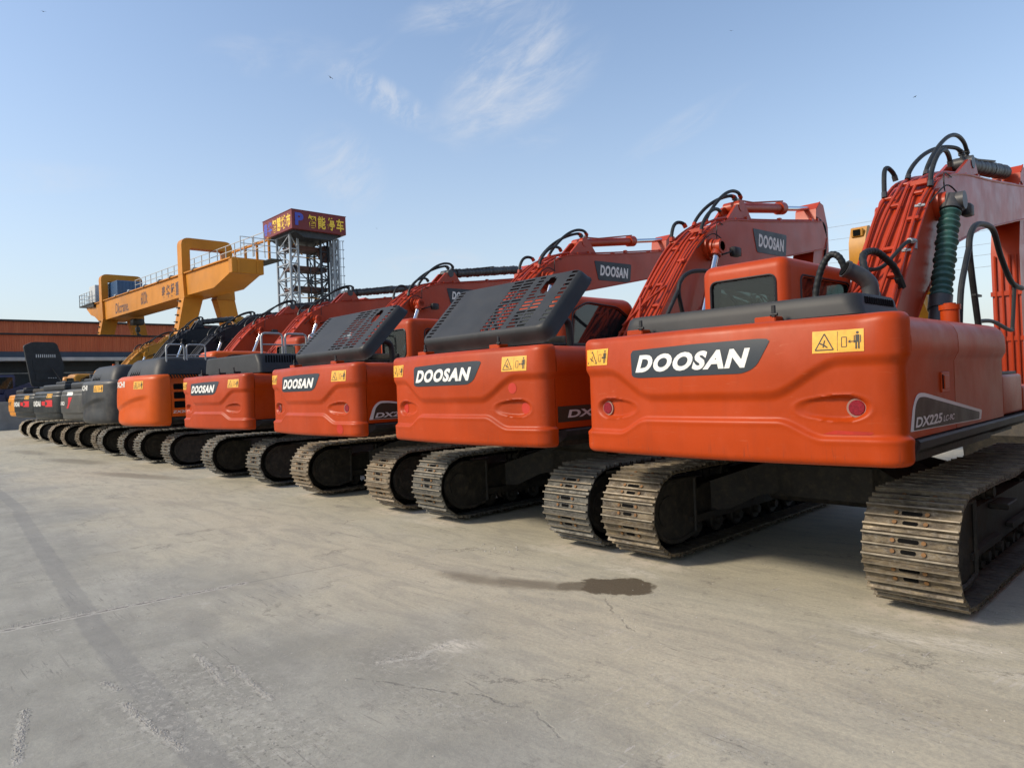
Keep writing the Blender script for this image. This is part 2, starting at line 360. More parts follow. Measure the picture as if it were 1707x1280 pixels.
# ================================================================== excavator parts (machine frame: +Y ahead, rear at -Y, origin on the ground)
CACHE = {}
def cached(key, fn):
    if key not in CACHE: CACHE[key] = fn()
    return CACHE[key]
class Tail:
    """plan outline and surface of a counterweight"""
    def __init__(s, Yr=2.70, Rr=6.5, W=1.36, rc=0.15, yf=-2.40, zb=1.10, zt=2.125, rb=0.052, rt=0.058, disp=None):
        s.W, s.zb, s.zt, s.rb, s.rt = W, zb, zt, rb, rt
        s.disp = disp or (lambda x, z, q: 0.0)
        pts = [(W * i / 40, -Yr + Rr - math.sqrt(Rr * Rr - (W * i / 40) ** 2)) for i in range(41)]
        corner = pts[-1]; cut = [p for p in pts if p[0] < W - rc]
        a = Vector(cut[-1]); c = Vector(corner); b = Vector((W, corner[1] + rc * 1.05))
        cor = [tuple(a * (1 - u) ** 2 + c * 2 * u * (1 - u) + b * u * u) for u in [i / 16 for i in range(1, 17)]]
        pl = cut + cor
        y = b.y
        while y < yf - 1e-4: y = min(yf, y + 0.05); pl.append((W, y))
        s.P = [Vector(p) for p in pl]; s.S = [0.0]
        for i in range(1, len(s.P)): s.S.append(s.S[-1] + (s.P[i] - s.P[i - 1]).length)
        s.L = s.S[-1]
    def plan(s, q):
        sg = 1 if q >= 0 else -1; q = min(abs(q), s.L - 1e-6)
        i = 0
        while s.S[i + 1] < q: i += 1
        t = (q - s.S[i]) / (s.S[i + 1] - s.S[i]); p = s.P[i].lerp(s.P[i + 1], t)
        def tn(j):
            a = s.P[max(j - 1, 0)] if j > 0 else Vector((-s.P[1].x, s.P[1].y)); b = s.P[min(j + 1, len(s.P) - 1)]
            return (b - a).normalized()
        d = tn(i).lerp(tn(i + 1), t).normalized(); n = Vector((d.y, -d.x))
        return sg * p.x, p.y, sg * n.x, n.y
    def s_of_x(s, x):
        ax = min(abs(x), s.W - 1e-5)
        for i in range(len(s.P) - 1):
            if s.P[i + 1].x >= ax:
                t = (ax - s.P[i].x) / max(1e-9, s.P[i + 1].x - s.P[i].x); q = s.S[i] + t * (s.S[i + 1] - s.S[i]); return q if x >= 0 else -q
        return s.L if x >= 0 else -s.L
    def pt(s, q, z, off=0.0):
        x, y, nx, ny = s.plan(q)
        d = s.disp(x, z, q) + off
        if z > s.zt - s.rt: h = (z - (s.zt - s.rt)); d -= s.rt - math.sqrt(max(0, s.rt ** 2 - h * h))
        if z < s.zb + s.rb: h = (s.zb + s.rb - z); d -= s.rb - math.sqrt(max(0, s.rb ** 2 - h * h))
        return Vector((x + nx * d, y + ny * d, z))
    def at(s, x, z, off=0.0): return s.pt(s.s_of_x(x), z, off)
    def mesh(s, g, nq=170, nz=84):
        zs = [s.zb + s.rb * (1 - math.cos(math.pi / 2 * i / 6)) for i in range(6)]
        zs += [s.zb + s.rb + (s.zt - s.rt - s.zb - s.rb) * i / nz for i in range(nz + 1)]
        zs += [s.zt - s.rt + s.rt * math.sin(math.pi / 2 * i / 6) for i in range(1, 7)]
        qs = [-s.L + 2 * s.L * i / nq for i in range(nq + 1)]
        n = len(qs); vs = [s.pt(q, z) for z in zs for q in qs]
        fs = [(j * n + i, j * n + i + 1, (j + 1) * n + i + 1, (j + 1) * n + i) for j in range(len(zs) - 1) for i in range(n - 1)]
        top = [(len(zs) - 1) * n + i for i in range(n)]; bot = list(range(n))
        fs += [tuple(top), tuple(reversed(bot))]
        fs.append(tuple([j * n for j in range(len(zs))] + [j * n + n - 1 for j in reversed(range(len(zs)))]))
        g.add(vs, fs); return g
def doosan_disp(x, z, q):
    a = abs(x)
    zu = 1.845 - 0.225 * (1 - ss(a, 0.50, 1.0)); zl = 1.41 - 0.12 * ss(a, 0.56, 0.88)
    d = -0.029 * ss(z, zl - 0.012, zl + 0.022) * (1 - ss(z, zu - 0.075, zu + 0.006))
    d += 0.004 * math.exp(-((z - zl + 0.02) / 0.018) ** 2)
    fr = 1 - ss(a, 1.08, 1.33)
    if z > 1.72: d -= 0.32 * (z - 1.72) ** 2 * fr
    if z < 1.45: d -= 0.14 * (1.45 - z) ** 2 * fr
    u = (a - 0.925) / 0.235; v = (z - 1.495) / (0.074 + 0.022 * ss(u, -.6, .6)); r = (abs(u) ** 2.3 + abs(v) ** 2.3) ** (1 / 2.3)
    if r < 1.3: d -= 0.052 * ss(1.04 - r, 0.0, 0.30) * (.25 + .75 * ss(u, -1.0, 0.5)); d += 0.004 * math.exp(-((r - 1.06) / 0.06) ** 2)
    return d
def hitachi_disp(x, z, q):
    zc = 1.50 + 0.28 * ss(x, -1.0, 1.0)
    return -0.045 * (1 - ss(z, zc - 0.09, zc + 0.03)) * ss(z, 1.15, 1.55) * (1 - ss(x, 0.75, 1.15)) + 0.03 * math.sin((z - 1.1) / 1.02 * math.pi)
def hyundai_disp(x, z, q):
    return -0.03 * (1 - ss(z, 1.32, 1.34)) - 0.02 * ss(z, 1.93, 1.95) + 0.03 * math.sin((z - 1.1) / 1.02 * math.pi)
TAILS = {'doosan': Tail(disp=doosan_disp), 'hitachi': Tail(Yr=2.78, Rr=3.4, W=1.36, rc=0.25, rb=0.13, rt=0.12, zb=1.06, zt=2.29, disp=hitachi_disp),
         'hyundai': Tail(Yr=2.72, Rr=4.6, W=1.34, rc=0.30, rb=0.1, rt=0.1, zt=2.12, disp=hyundai_disp)}
def wrap(g, tail, vs, fs, off):
    g.add([tail.at(x, z, off) for x, z in vs], fs)
def patch(g, tail, poly, off, cell=0.03):
    """flat-coloured shape bent onto the tail: polygon cut into strips along x"""
    x0, x1 = min(p[0] for p in poly), max(p[0] for p in poly); n = max(2, int((x1 - x0) / cell)); cols = []
    for i in range(n + 1):
        x = x0 + (x1 - x0) * i / n; x = min(max(x, x0 + 1e-4), x1 - 1e-4); zz = []
        for j in range(len(poly)):
            a, b = poly[j - 1], poly[j]
            if (a[0] <= x) != (b[0] <= x): zz.append(a[1] + (b[1] - a[1]) * (x - a[0]) / (b[0] - a[0]))
        if len(zz) >= 2: cols.append((x, min(zz), max(zz)))
    m_ = 6; vs = []; fs = []
    for x, a, b in cols: vs += [tail.at(x, a + (b - a) * t / m_, off) for t in range(m_ + 1)]
    for i in range(len(cols) - 1):
        for t in range(m_):
            p = i * (m_ + 1) + t; fs.append((p, p + m_ + 1, p + m_ + 2, p + 1))
    g.add(vs, fs)
def warning(tail, x0, x1, z0, z1):
    g = G(); h = z1 - z0; wd = x1 - x0
    g.mi(0); patch(g, tail, [(x0, z0), (x1, z0), (x1, z1), (x0, z1)], 0.003, 0.02)
    g.mi(1)
    def L(pts, wdt=0.006):   # thin stroke between two points
        for a, b in zip(pts[:-1], pts[1:]):
            a = Vector(a); b = Vector(b); d = (b - a).normalized() * 1; n = Vector((-d.y, d.x)) * wdt / 2
            wrap(g, tail, [tuple(a - n), tuple(b - n), tuple(b + n), tuple(a + n)], [(0, 1, 2, 3)], 0.0045)
    s = h / 0.15
    t0 = (x0 + .02 * s, z0 + .02 * s); t1 = (x0 + .135 * s, z0 + .02 * s); t2 = (x0 + .078 * s, z1 - .02 * s)
    L([t0, t1, t2, t0], .008 * s)
    cx, cz = x0 + .078 * s, z0 + .055 * s
    L([(cx - .03 * s, cz + .012 * s), (cx - .005 * s, cz), (cx + .02 * s, cz - .02 * s)], .009 * s); L([(cx + .002 * s, cz + .03 * s), (cx - .008 * s, cz - .018 * s)], .008 * s)
    L([(x0 + wd * .5, z0 + .01 * s), (x0 + wd * .5, z1 - .01 * s)], .003 * s)
    bx = x0 + wd * .58
    L([(bx, z0 + .035 * s), (bx + .03 * s, z0 + .035 * s), (bx + .03 * s, z0 + .1 * s), (bx, z0 + .1 * s), (bx, z0 + .035 * s)], .005 * s)
    L([(bx + .045 * s, z0 + .068 * s), (bx + .082 * s, z0 + .068 * s)], .006 * s)
    for q, sg in ((bx + .038 * s, 1), (bx + .09 * s, -1)):
        wrap(g, tail, [(q, z0 + .068 * s), (q + sg * .016 * s, z0 + .056 * s), (q + sg * .016 * s, z0 + .08 * s)], [(0, 1, 2) if sg > 0 else (0, 2, 1)], 0.0045)
    px = x1 - .038 * s
    L([(px, z0 + .062 * s), (px, z0 + .112 * s)], .024 * s)
    for q in (-.008, .008): L([(px + q * s, z0 + .018 * s), (px + q * s, z0 + .064 * s)], .010 * s)
    for q in (-.019, .019): L([(px + q * s, z0 + .06 * s), (px + q * s, z0 + .108 * s)], .006 * s)
    hd = [(px + .0095 * s * math.cos(a * .785), z0 + .126 * s + .0095 * s * math.sin(a * .785)) for a in range(8)]
    wrap(g, tail, hd, [tuple(range(8))], 0.0045)
    return g

# ---- tracks
def track_mesh(key, mats):
    def f():
        g = G(); N_ = 50; r = 0.36; hc = 1.83; zc = 0.46
        segs = [(2 * hc), math.pi * r, 2 * hc, math.pi * r]; tot = sum(segs)
        def pos(t):
            t %= tot
            if t < segs[0]: return Vector((0, -hc + t, zc - r))
            t -= segs[0]
            if t < segs[1]: a = t / r; return Vector((0, hc + r * math.sin(a), zc - r * math.cos(a)))
            t -= segs[1]
            if t < segs[2]:
                y = hc - t; return Vector((0, y, zc + r - 0.018 * (1 - abs(math.cos(y * math.pi / 1.2))) * (1 if abs(y) < 1.5 else 0)))
            t -= segs[2]; a = t / r; return Vector((0, -hc - r * math.sin(a), zc + r * math.cos(a)))
        pins = [pos(tot * (i + 0.3) / N_) for i in range(N_)]
        hw = 0.30
        sec = [(-.098, .018), (-.098, .030), (-.094, .062), (-.082, .062), (-.076, .032), (-.022, .030), (-.016, .054), (-.006, .054), (0, .030), (.052, .030), (.058, .058), (.070, .058), (.076, .030), (.100, .026), (.100, .012), (.06, .018)]
        for i in range(N_):
            a = pins[i]; b = pins[(i + 1) % N_]; d = (b - a).normalized(); nrm = Vector((0, d.z, -d.y))
            if nrm.dot((a + b) / 2 - Vector((0, max(-hc, min(hc, a.y)), zc))) < 0: nrm = -nrm
            c = (a + b) / 2
            jx = rnd.uniform(-.004, .004)
            def P(x, t, n): return (x, (c + d * t + nrm * n).y, (c + d * t + nrm * n).z)
            n = len(sec); vs = [P(-hw + jx, *p) for p in sec] + [P(hw + jx, *p) for p in sec]
            top = {2, 6, 10}
            for j in range(n):
                g.mi(1 if j in top else 0); g.f.append(tuple(len(g.v) + q for q in (j, (j + 1) % n, (j + 1) % n + n, j + n))); g.m.append(g.cur)
            g.mi(0); g.f.append(tuple(len(g.v) + q for q in reversed(range(n)))); g.m.append(0); g.f.append(tuple(len(g.v) + q for q in range(n, 2 * n))); g.m.append(0)
            g.v += [Vector(p) for p in vs]
            def blk(x, t, n0, sx, st, sn, mi_):
                g.mi(mi_)
                q = [P(x + ex * sx / 2, t + et * st / 2, n0 + en * sn) for ex in (-1, 1) for et in (-1, 1) for en in (0, 1)]
                g.add(q, [(0, 1, 3, 2), (4, 6, 7, 5), (0, 4, 5, 1), (2, 3, 7, 6), (0, 2, 6, 4), (1, 5, 7, 3)])
            def puck(x, t, n0, rr, hh, mi_):
                g.mi(mi_); q = [P(x + rr * math.cos(k_ * math.pi / 4), t + rr * math.sin(k_ * math.pi / 4), n0 + e) for e in (0, hh) for k_ in range(8)]
                g.add(q, [tuple(range(8, 16))] + [(k_, (k_ + 1) % 8, (k_ + 1) % 8 + 8, k_ + 8) for k_ in range(8)])
            for t, sl in ((-.049, .105), (.027, .07)):
                # mud slot in the pad: the hole's shade painted as a flat dark face
                g.mi(3); q = []
                for k_ in range(12):
                    an = 2 * math.pi * k_ / 12; q.append(P(math.cos(an) * .014 + (sl / 2 if math.cos(an) > 0 else -sl / 2), t + math.sin(an) * .0155, .0335))
                g.add(q, [tuple(range(12))])
                for x in (-.098, .098): puck(x, t, .028, .0155, .014, 2)
            for x in (-.075, .075):
                blk(x, 0, -.045, .038, .15, .066, 3)
        return g.mesh('track', mats, 25)
    return cached(('track', key), f)
def frame_mesh():
    def f():
        g = G()
        g.prism(round_poly([(-1.45, .26), (1.5, .26), (1.5, .56), (1.1, .64), (-1.1, .64), (-1.45, .56)], .06, 3), -.17, .17)
        g.box((0, 1.75, .46), (.10, .5, .14))
        for sg in (-1, 1):     # guard plate around the rear hub, flat on its front side
            D = [(-1.36, .20), (-1.36, .74)] + [(-1.70 - .36 * math.sin(a), .455 + .295 * math.cos(a)) for a in [i * math.pi / 14 for i in range(1, 14)]] + [(-1.62, .155)]
            g.prism(D, sg * .17, sg * .215)
            g.tube([(sg * .225, y, z) for y, z in D], .024, 6, close=True)
            g.box((sg * .2, -1.0, .33), (.06, .9, .05)); g.box((sg * .21, .6, .36), (.06, 1.6, .04))
            g.box((sg * .25, -.55, .60), (.16, .34, .05), .01)
        return g.mesh('track_frame', [M['under']])
    return cached('frame', f)
def roller_mesh():
    def f():
        g = G()
        for sg in (-1, 1): g.cyl((sg * .04, 0, 0), (sg * .12, 0, 0), .085, n=18); g.cyl((sg * .12, 0, 0), (sg * .145, 0, 0), .11, .10, n=18); g.cyl((sg * .145, 0, 0), (sg * .2, 0, 0), .045, n=12)
        g.cyl((-.05, 0, 0), (.05, 0, 0), .06, n=14); return g.mesh('roller', [M['under']])
    return cached('roller', f)
def sprocket_mesh():
    def f():
        g = G(); poly = []
        for i in range(42):
            a = 2 * math.pi * i / 42; poly.append(((.30 if i % 2 else .345) * math.cos(a), (.30 if i % 2 else .345) * math.sin(a)))
        g.prism(poly, -.03, .03); g.cyl((-.16, 0, 0), (.16, 0, 0), .21, n=28); g.cyl((.16, 0, 0), (.2, 0, 0), .15, n=24); g.cyl((-.2, 0, 0), (-.16, 0, 0), .15, n=24)
        for i in range(12):
            a = i * math.pi / 6; g.cyl((.03, .26 * math.cos(a), .26 * math.sin(a)), (.05, .26 * math.cos(a), .26 * math.sin(a)), .018, n=6)
        return g.mesh('sprocket', [M['under']])
    return cached('sprocket', f)
def idler_mesh():
    def f():
        g = G(); g.cyl((-.09, 0, 0), (.09, 0, 0), .28, n=32); g.cyl((-.035, 0, 0), (.035, 0, 0), .325, n=32); g.cyl((-.16, 0, 0), (.16, 0, 0), .12, n=20); return g.mesh('idler', [M['under']])
    return cached('idler', f)
TDX = 0.04
def undercarriage(root, shoe):
    me = track_mesh(shoe, [M[shoe], M['grouser'] if shoe != 'shoe_mud' else M[shoe], M['bolt'], M['dark']])
    for sg in (-1, 1):
        t = link('track', me, root); t.location = (sg * 1.195 + TDX, 0, 0)
        fr = link('track_frame', frame_mesh(), root); fr.scale = (.86, 1, 1); fr.location = (sg * 1.195 + TDX, 0, 0)
        s_ = link('sprocket', sprocket_mesh(), root); s_.location = (sg * 1.195 + TDX, -1.83, .46)
        i_ = link('idler', idler_mesh(), root); i_.location = (sg * 1.195 + TDX, 1.83, .46)
        for y in (-1.25, -.83, -.41, 0, .42, .84, 1.26):
            q = link('roller', roller_mesh(), fr); q.location = (0, y, .215)
        for y in (-.62, .62):
            q = link('roller', roller_mesh(), fr); q.location = (0, y, .70)
    def cf():
        g = G()
        for sx in (-1, 1):
            for sy in (-1, 1):
                pl = [(.2, .46), (.2, .90), (.60, .90), (1.0, .78), (1.42, .64), (1.42, .34), (1.2, .36), (.9, .50), (.55, .56)]
                T = Matrix.Rotation(math.atan2(sy * .68, 1) * sx if sx > 0 else -math.atan2(sy * .68, 1), 4, 'Z')
                pp = [(sx * a, b) for a, b in pl]
                g.prism(pp if sx > 0 else pp[::-1], -.24, .24, 'y', T)
        g.box((0, 0, .66), (1.2, 1.2, .42), .05)
        g.cyl((0, 0, .86), (0, 0, 1.02), .62, n=40)
        return g.mesh('car_body', [M['under']])
    link('car_body', cached('carbody', cf), root)

# ---- cab
def cab_mesh(kind, body):
    def f():
        x0, x1, y0, y1, z0, z1 = -1.34, -.34, -.48, 1.30, 1.22, 2.97
        g = G(); g.box(((x0 + x1) / 2, (y0 + y1) / 2, (z0 + z1) / 2), (x1 - x0, y1 - y0, z1 - z0), .12 if kind == 'boxy' else .19, 5)
        o = link('tmp', g.mesh('tmp', [body, M['plastic']], 30))
        cuts = G(); wt = .055
        cuts.box(((x0 + x1) / 2, (y0 + y1) / 2, (z0 + z1) / 2), (x1 - x0 - 2 * wt, y1 - y0 - 2 * wt, z1 - z0 - 2 * wt), .07, 2)
        c1 = link('c1', cuts.mesh('c', [M['plastic']], 0))
        holes = []
        h = G(); h.prism(round_poly([(x0 + .14, 2.30), (x1 - .13, 2.30), (x1 - .13, 2.77), (x0 + .14, 2.77)], .07), y0 - .1, y0 + .2, 'y'); holes.append(h)
        for xx in (x0, x1):
            if kind == 'boxy': pl = [(-.14, 1.9), (1.12, 1.9), (1.12, 2.76), (-.14, 2.76)]
            else: pl = [(-.20, 1.9), (1.14, 1.9), (1.14, 2.62), (.8, 2.80), (.1, 2.84), (-.20, 2.70)]
            h = G(); h.prism(round_poly(pl, .09), xx - .15, xx + .15, 'x'); holes.append(h)
        h = G(); h.prism(round_poly([(x0 + .1, 1.6), (x1 - .1, 1.6), (x1 - .1, 2.8), (x0 + .1, 2.8)], .07), y1 - .2, y1 + .1, 'y'); holes.append(h)
        ho = [c1] + [link('h', q.mesh('h', [M['plastic']], 0)) for q in holes]
        for q in ho:
            md = o.modifiers.new('b', 'BOOLEAN'); md.operation = 'DIFFERENCE'; md.solver = 'EXACT'; md.object = q
        me = bake(o); me.name = 'cab_shell'
        for q in [o] + ho: bpy.data.objects.remove(q)
        me.shade_smooth(); me.set_sharp_from_angle(angle=R(30))
        return me
    return cached(('cab', kind, body.name), f)
def build_cab(root, kind, body, gl):
    cab = link('cab', cab_mesh(kind, body), root)
    x0, x1, y0, y1 = -1.34, -.34, -.48, 1.30
    def pane(poly, axis, t0, t1):
        g = G(); g.prism(round_poly(poly, .07), t0, t1, axis); return g
    rw = [(x0 + .13, 2.29), (x1 - .12, 2.29), (x1 - .12, 2.78), (x0 + .13, 2.78)]
    obj('window', pane(rw, 'y', y0 + .018, y0 + .026), gl, cab)
    g = G(); g.tube([(p[0], y0 - .001, p[1]) for p in round_poly(rw, .08)], .012, 6, close=True); obj('window_seal', g, M['seal'], cab)
    pl = [(-.16, 1.88), (1.14, 1.88), (1.14, 2.78), (-.16, 2.78)] if kind == 'boxy' else [(-.22, 1.88), (1.16, 1.88), (1.16, 2.63), (.8, 2.82), (.1, 2.86), (-.22, 2.72)]
    for xx in (x0 + .02, x1 - .028): obj('window', pane(pl, 'x', xx, xx + .008), gl, cab)
    g = G(); g.tube([(x1 + .001, p[0], p[1]) for p in round_poly(pl, .09)], .013, 6, close=True); obj('window_seal', g, M['seal'], cab)
    obj('window', pane([(x0 + .08, 1.58), (x1 - .08, 1.58), (x1 - .08, 2.82), (x0 + .08, 2.82)], 'y', y1 - .03, y1 - .022), gl, cab)
    g = G(); g.box((-.84, .15, 1.55), (.5, .5, .18), .05, 2); g.box((-.84, -.1, 1.95), (.48, .13, .75), .05, 2); g.box((-.84, -.12, 2.42), (.26, .1, .18), .04, 2)
    for sx in (-.28, .28): g.box((-.84 + sx, .25, 1.78), (.13, .45, .08), .02)
    g.box((-.84, .4, 1.33), (.85, 1.6, .12))
    obj('seat', g, M['plastic'], cab)
    return cab

# ---- hoods
def hood_closed(root, z0=2.15, z1=2.31, x0=-1.08, x1=1.22, y0=-2.27, y1=-.85, mat_='hood_grey', slope=.15, slots=15, name='hood'):
    g = G(); lv = []
    def ring(ix0, ix1, iy, z, r): return [(p[0], p[1], z) for p in round_poly([(x0 + ix0, y0 + iy), (x1 - ix1, y0 + iy), (x1 - ix1, y1 - iy), (x0 + ix0, y1 - iy)], r, 6)]
    h = z1 - z0
    lv = [ring(0, 0, 0, z0, .10), ring(.008, .03, .006, z0 + h * .45, .11), ring(.022, slope * .8, .018, z1 - .028, .12), ring(.045, slope, .038, z1 - .006, .12), ring(.09, slope + .05, .085, z1, .1)]
    n = len(lv[0]); vs = [p for q in lv for p in q]
    fs = [(j * n + i, j * n + (i + 1) % n, (j + 1) * n + (i + 1) % n, (j + 1) * n + i) for j in range(len(lv) - 1) for i in range(n)]
    fs += [tuple(range((len(lv) - 1) * n, len(lv) * n)), tuple(reversed(range(n)))]
    g.add(vs, fs)
    # raised seam along the rear and slots down the right slope, their shade painted as dark boxes
    g.mi(1)
    xa, za, xb, zb_ = x1 - .03, z0 + h * .45, x1 - slope * .8, z1 - .028
    a = math.atan2(zb_ - za, xa - xb); ln = math.hypot(zb_ - za, xa - xb) * .82
    for i in range(slots):
        y = y0 + .17 + (y1 - y0 - .34) * i / max(1, slots - 1)
        rot = Matrix.Rotation(a, 3, 'Y') @ Matrix.Rotation(-.3, 3, 'Z')
        g.box(((xa + xb) / 2 + .001, y, (za + zb_) / 2 + .001), (ln, .030, .008), rot=rot)
    hd = obj(name, g, [M[mat_], M['dark']], root)
    return hd
def brackets(root, body, xs=(-.86, .36), z=2.12, y=-2.34):
    for x in xs:
        g = G(); g.box((x, y + .02, z + .035), (.17, .14, .05), .008); obj('hood_hinge', g, body, root)
        g = G(); g.box((x + .07, y - .045, z + .095), (.03, .02, .09), .004); g.cyl((x + .045, y - .045, z + .07), (x + .1, y - .045, z + .07), .012, n=8); obj('hood_latch', g, M['plastic'], root)
def lid_mesh():
    def f():
        X0, X1, V1, Hh = -1.10, 1.15, 1.06, .17
        def edge(u, v):
            rr = .16; a = min(u - X0, X1 - u); b = min(v, V1 - v)
            if a < rr and b < rr: return rr - math.hypot(rr - a, rr - b)
            return min(a, b)
        def fn(u, v):
            d = edge(u, v); sc = 1.0
            return Vector((u, v, Hh * (ss(d, -.0, .05) * .82 + ss(d, .04, .085) * .18)))
        xs = set(); ys = set()
        for i in range(57): xs.add(round(X0 + (X1 - X0) * i / 56, 4))
        cols = [(-.97, -.87), (.06, .22), (.25, .41), (.50, .64), (.67, .80)]
        rows = [(.11 + .058 * i, .11 + .058 * i + .029) for i in range(15)]
        side = [(.16 + .07 * i, .16 + .07 * i + .038) for i in range(12)]
        for a, b in cols + [(.975, 1.06)]: xs.add(a); xs.add(b)
        for a, b in rows + side: ys.add(round(a, 4)); ys.add(round(b, 4))
        for v in [0, .01, .02, .03, .04, .05, .06, .07, .085, 1.06, 1.05, 1.04, 1.03, 1.02, 1.01, 1.0, .99, .975]: ys.add(v)
        for d in (.01, .02, .03, .04, .05, .06, .07): xs.add(X0 + d); xs.add(X1 - d)
        xs = sorted(xs); ys = sorted(ys)
        xs = [x for i, x in enumerate(xs) if i == 0 or x - xs[i - 1] > .0015]; ys = [y for i, y in enumerate(ys) if i == 0 or y - ys[i - 1] > .0015]
        def hole(u, v):
            if edge(u, v) < -.0: return True
            if math.hypot((u - .72) / .085, (v - .78) / .14) < 1: return True
            for ci, (a, b) in enumerate(cols):
                if a < u < b and any(p < v < q for p, q in rows):
                    if ci >= 3 and .60 < v < .95 and u > .6: return False
                    return True
            if .975 < u < 1.06 and any(p < v < q for p, q in side): return True
            return False
        g = G(); grid_sheet(g, xs, ys, fn, hole)
        me = g.mesh('lid', [M['hood_grey']], 40)
        o = link('tmp', me); md = o.modifiers.new('s', 'SOLIDIFY'); md.thickness = .006; md.offset = -1
        m2 = bake(o); m2.name = 'lid'; bpy.data.objects.remove(o); m2.shade_smooth(); m2.set_sharp_from_angle(angle=R(40)); return m2
    return cached('lid', f)
def hood_open(root, body):
    o = link('hood', lid_mesh(), root, label='perforated charcoal engine hood propped open'); o.location = (0, -2.22, 2.16); o.rotation_euler = (R(45), 0, 0)
    g = G(); g.tube([(.92, -1.86, 2.44), (.92, -1.74, 2.42), (.92, -1.69, 2.34), (.92, -1.68, 2.08)], .042, 10, smooth=4); obj('hood_prop', g, M['plastic'], root)
    g = G(); g.box((-.1, -1.55, 2.13), (1.9, 1.1, .10), .02); g.box((-.4, -1.5, 2.2), (.7, .5, .14), .04); g.cyl((.5, -1.3, 2.2), (.1, -1.6, 2.22), .09, n=12)
    g.tube([(-.9, -1.9, 2.15), (-.6, -1.8, 2.3), (-.2, -1.9, 2.25), (.1, -2.0, 2.15)], .03, 8, smooth=4)
    obj('engine', g, M['under'], root)
    brackets(root, body, (-.90, .44))

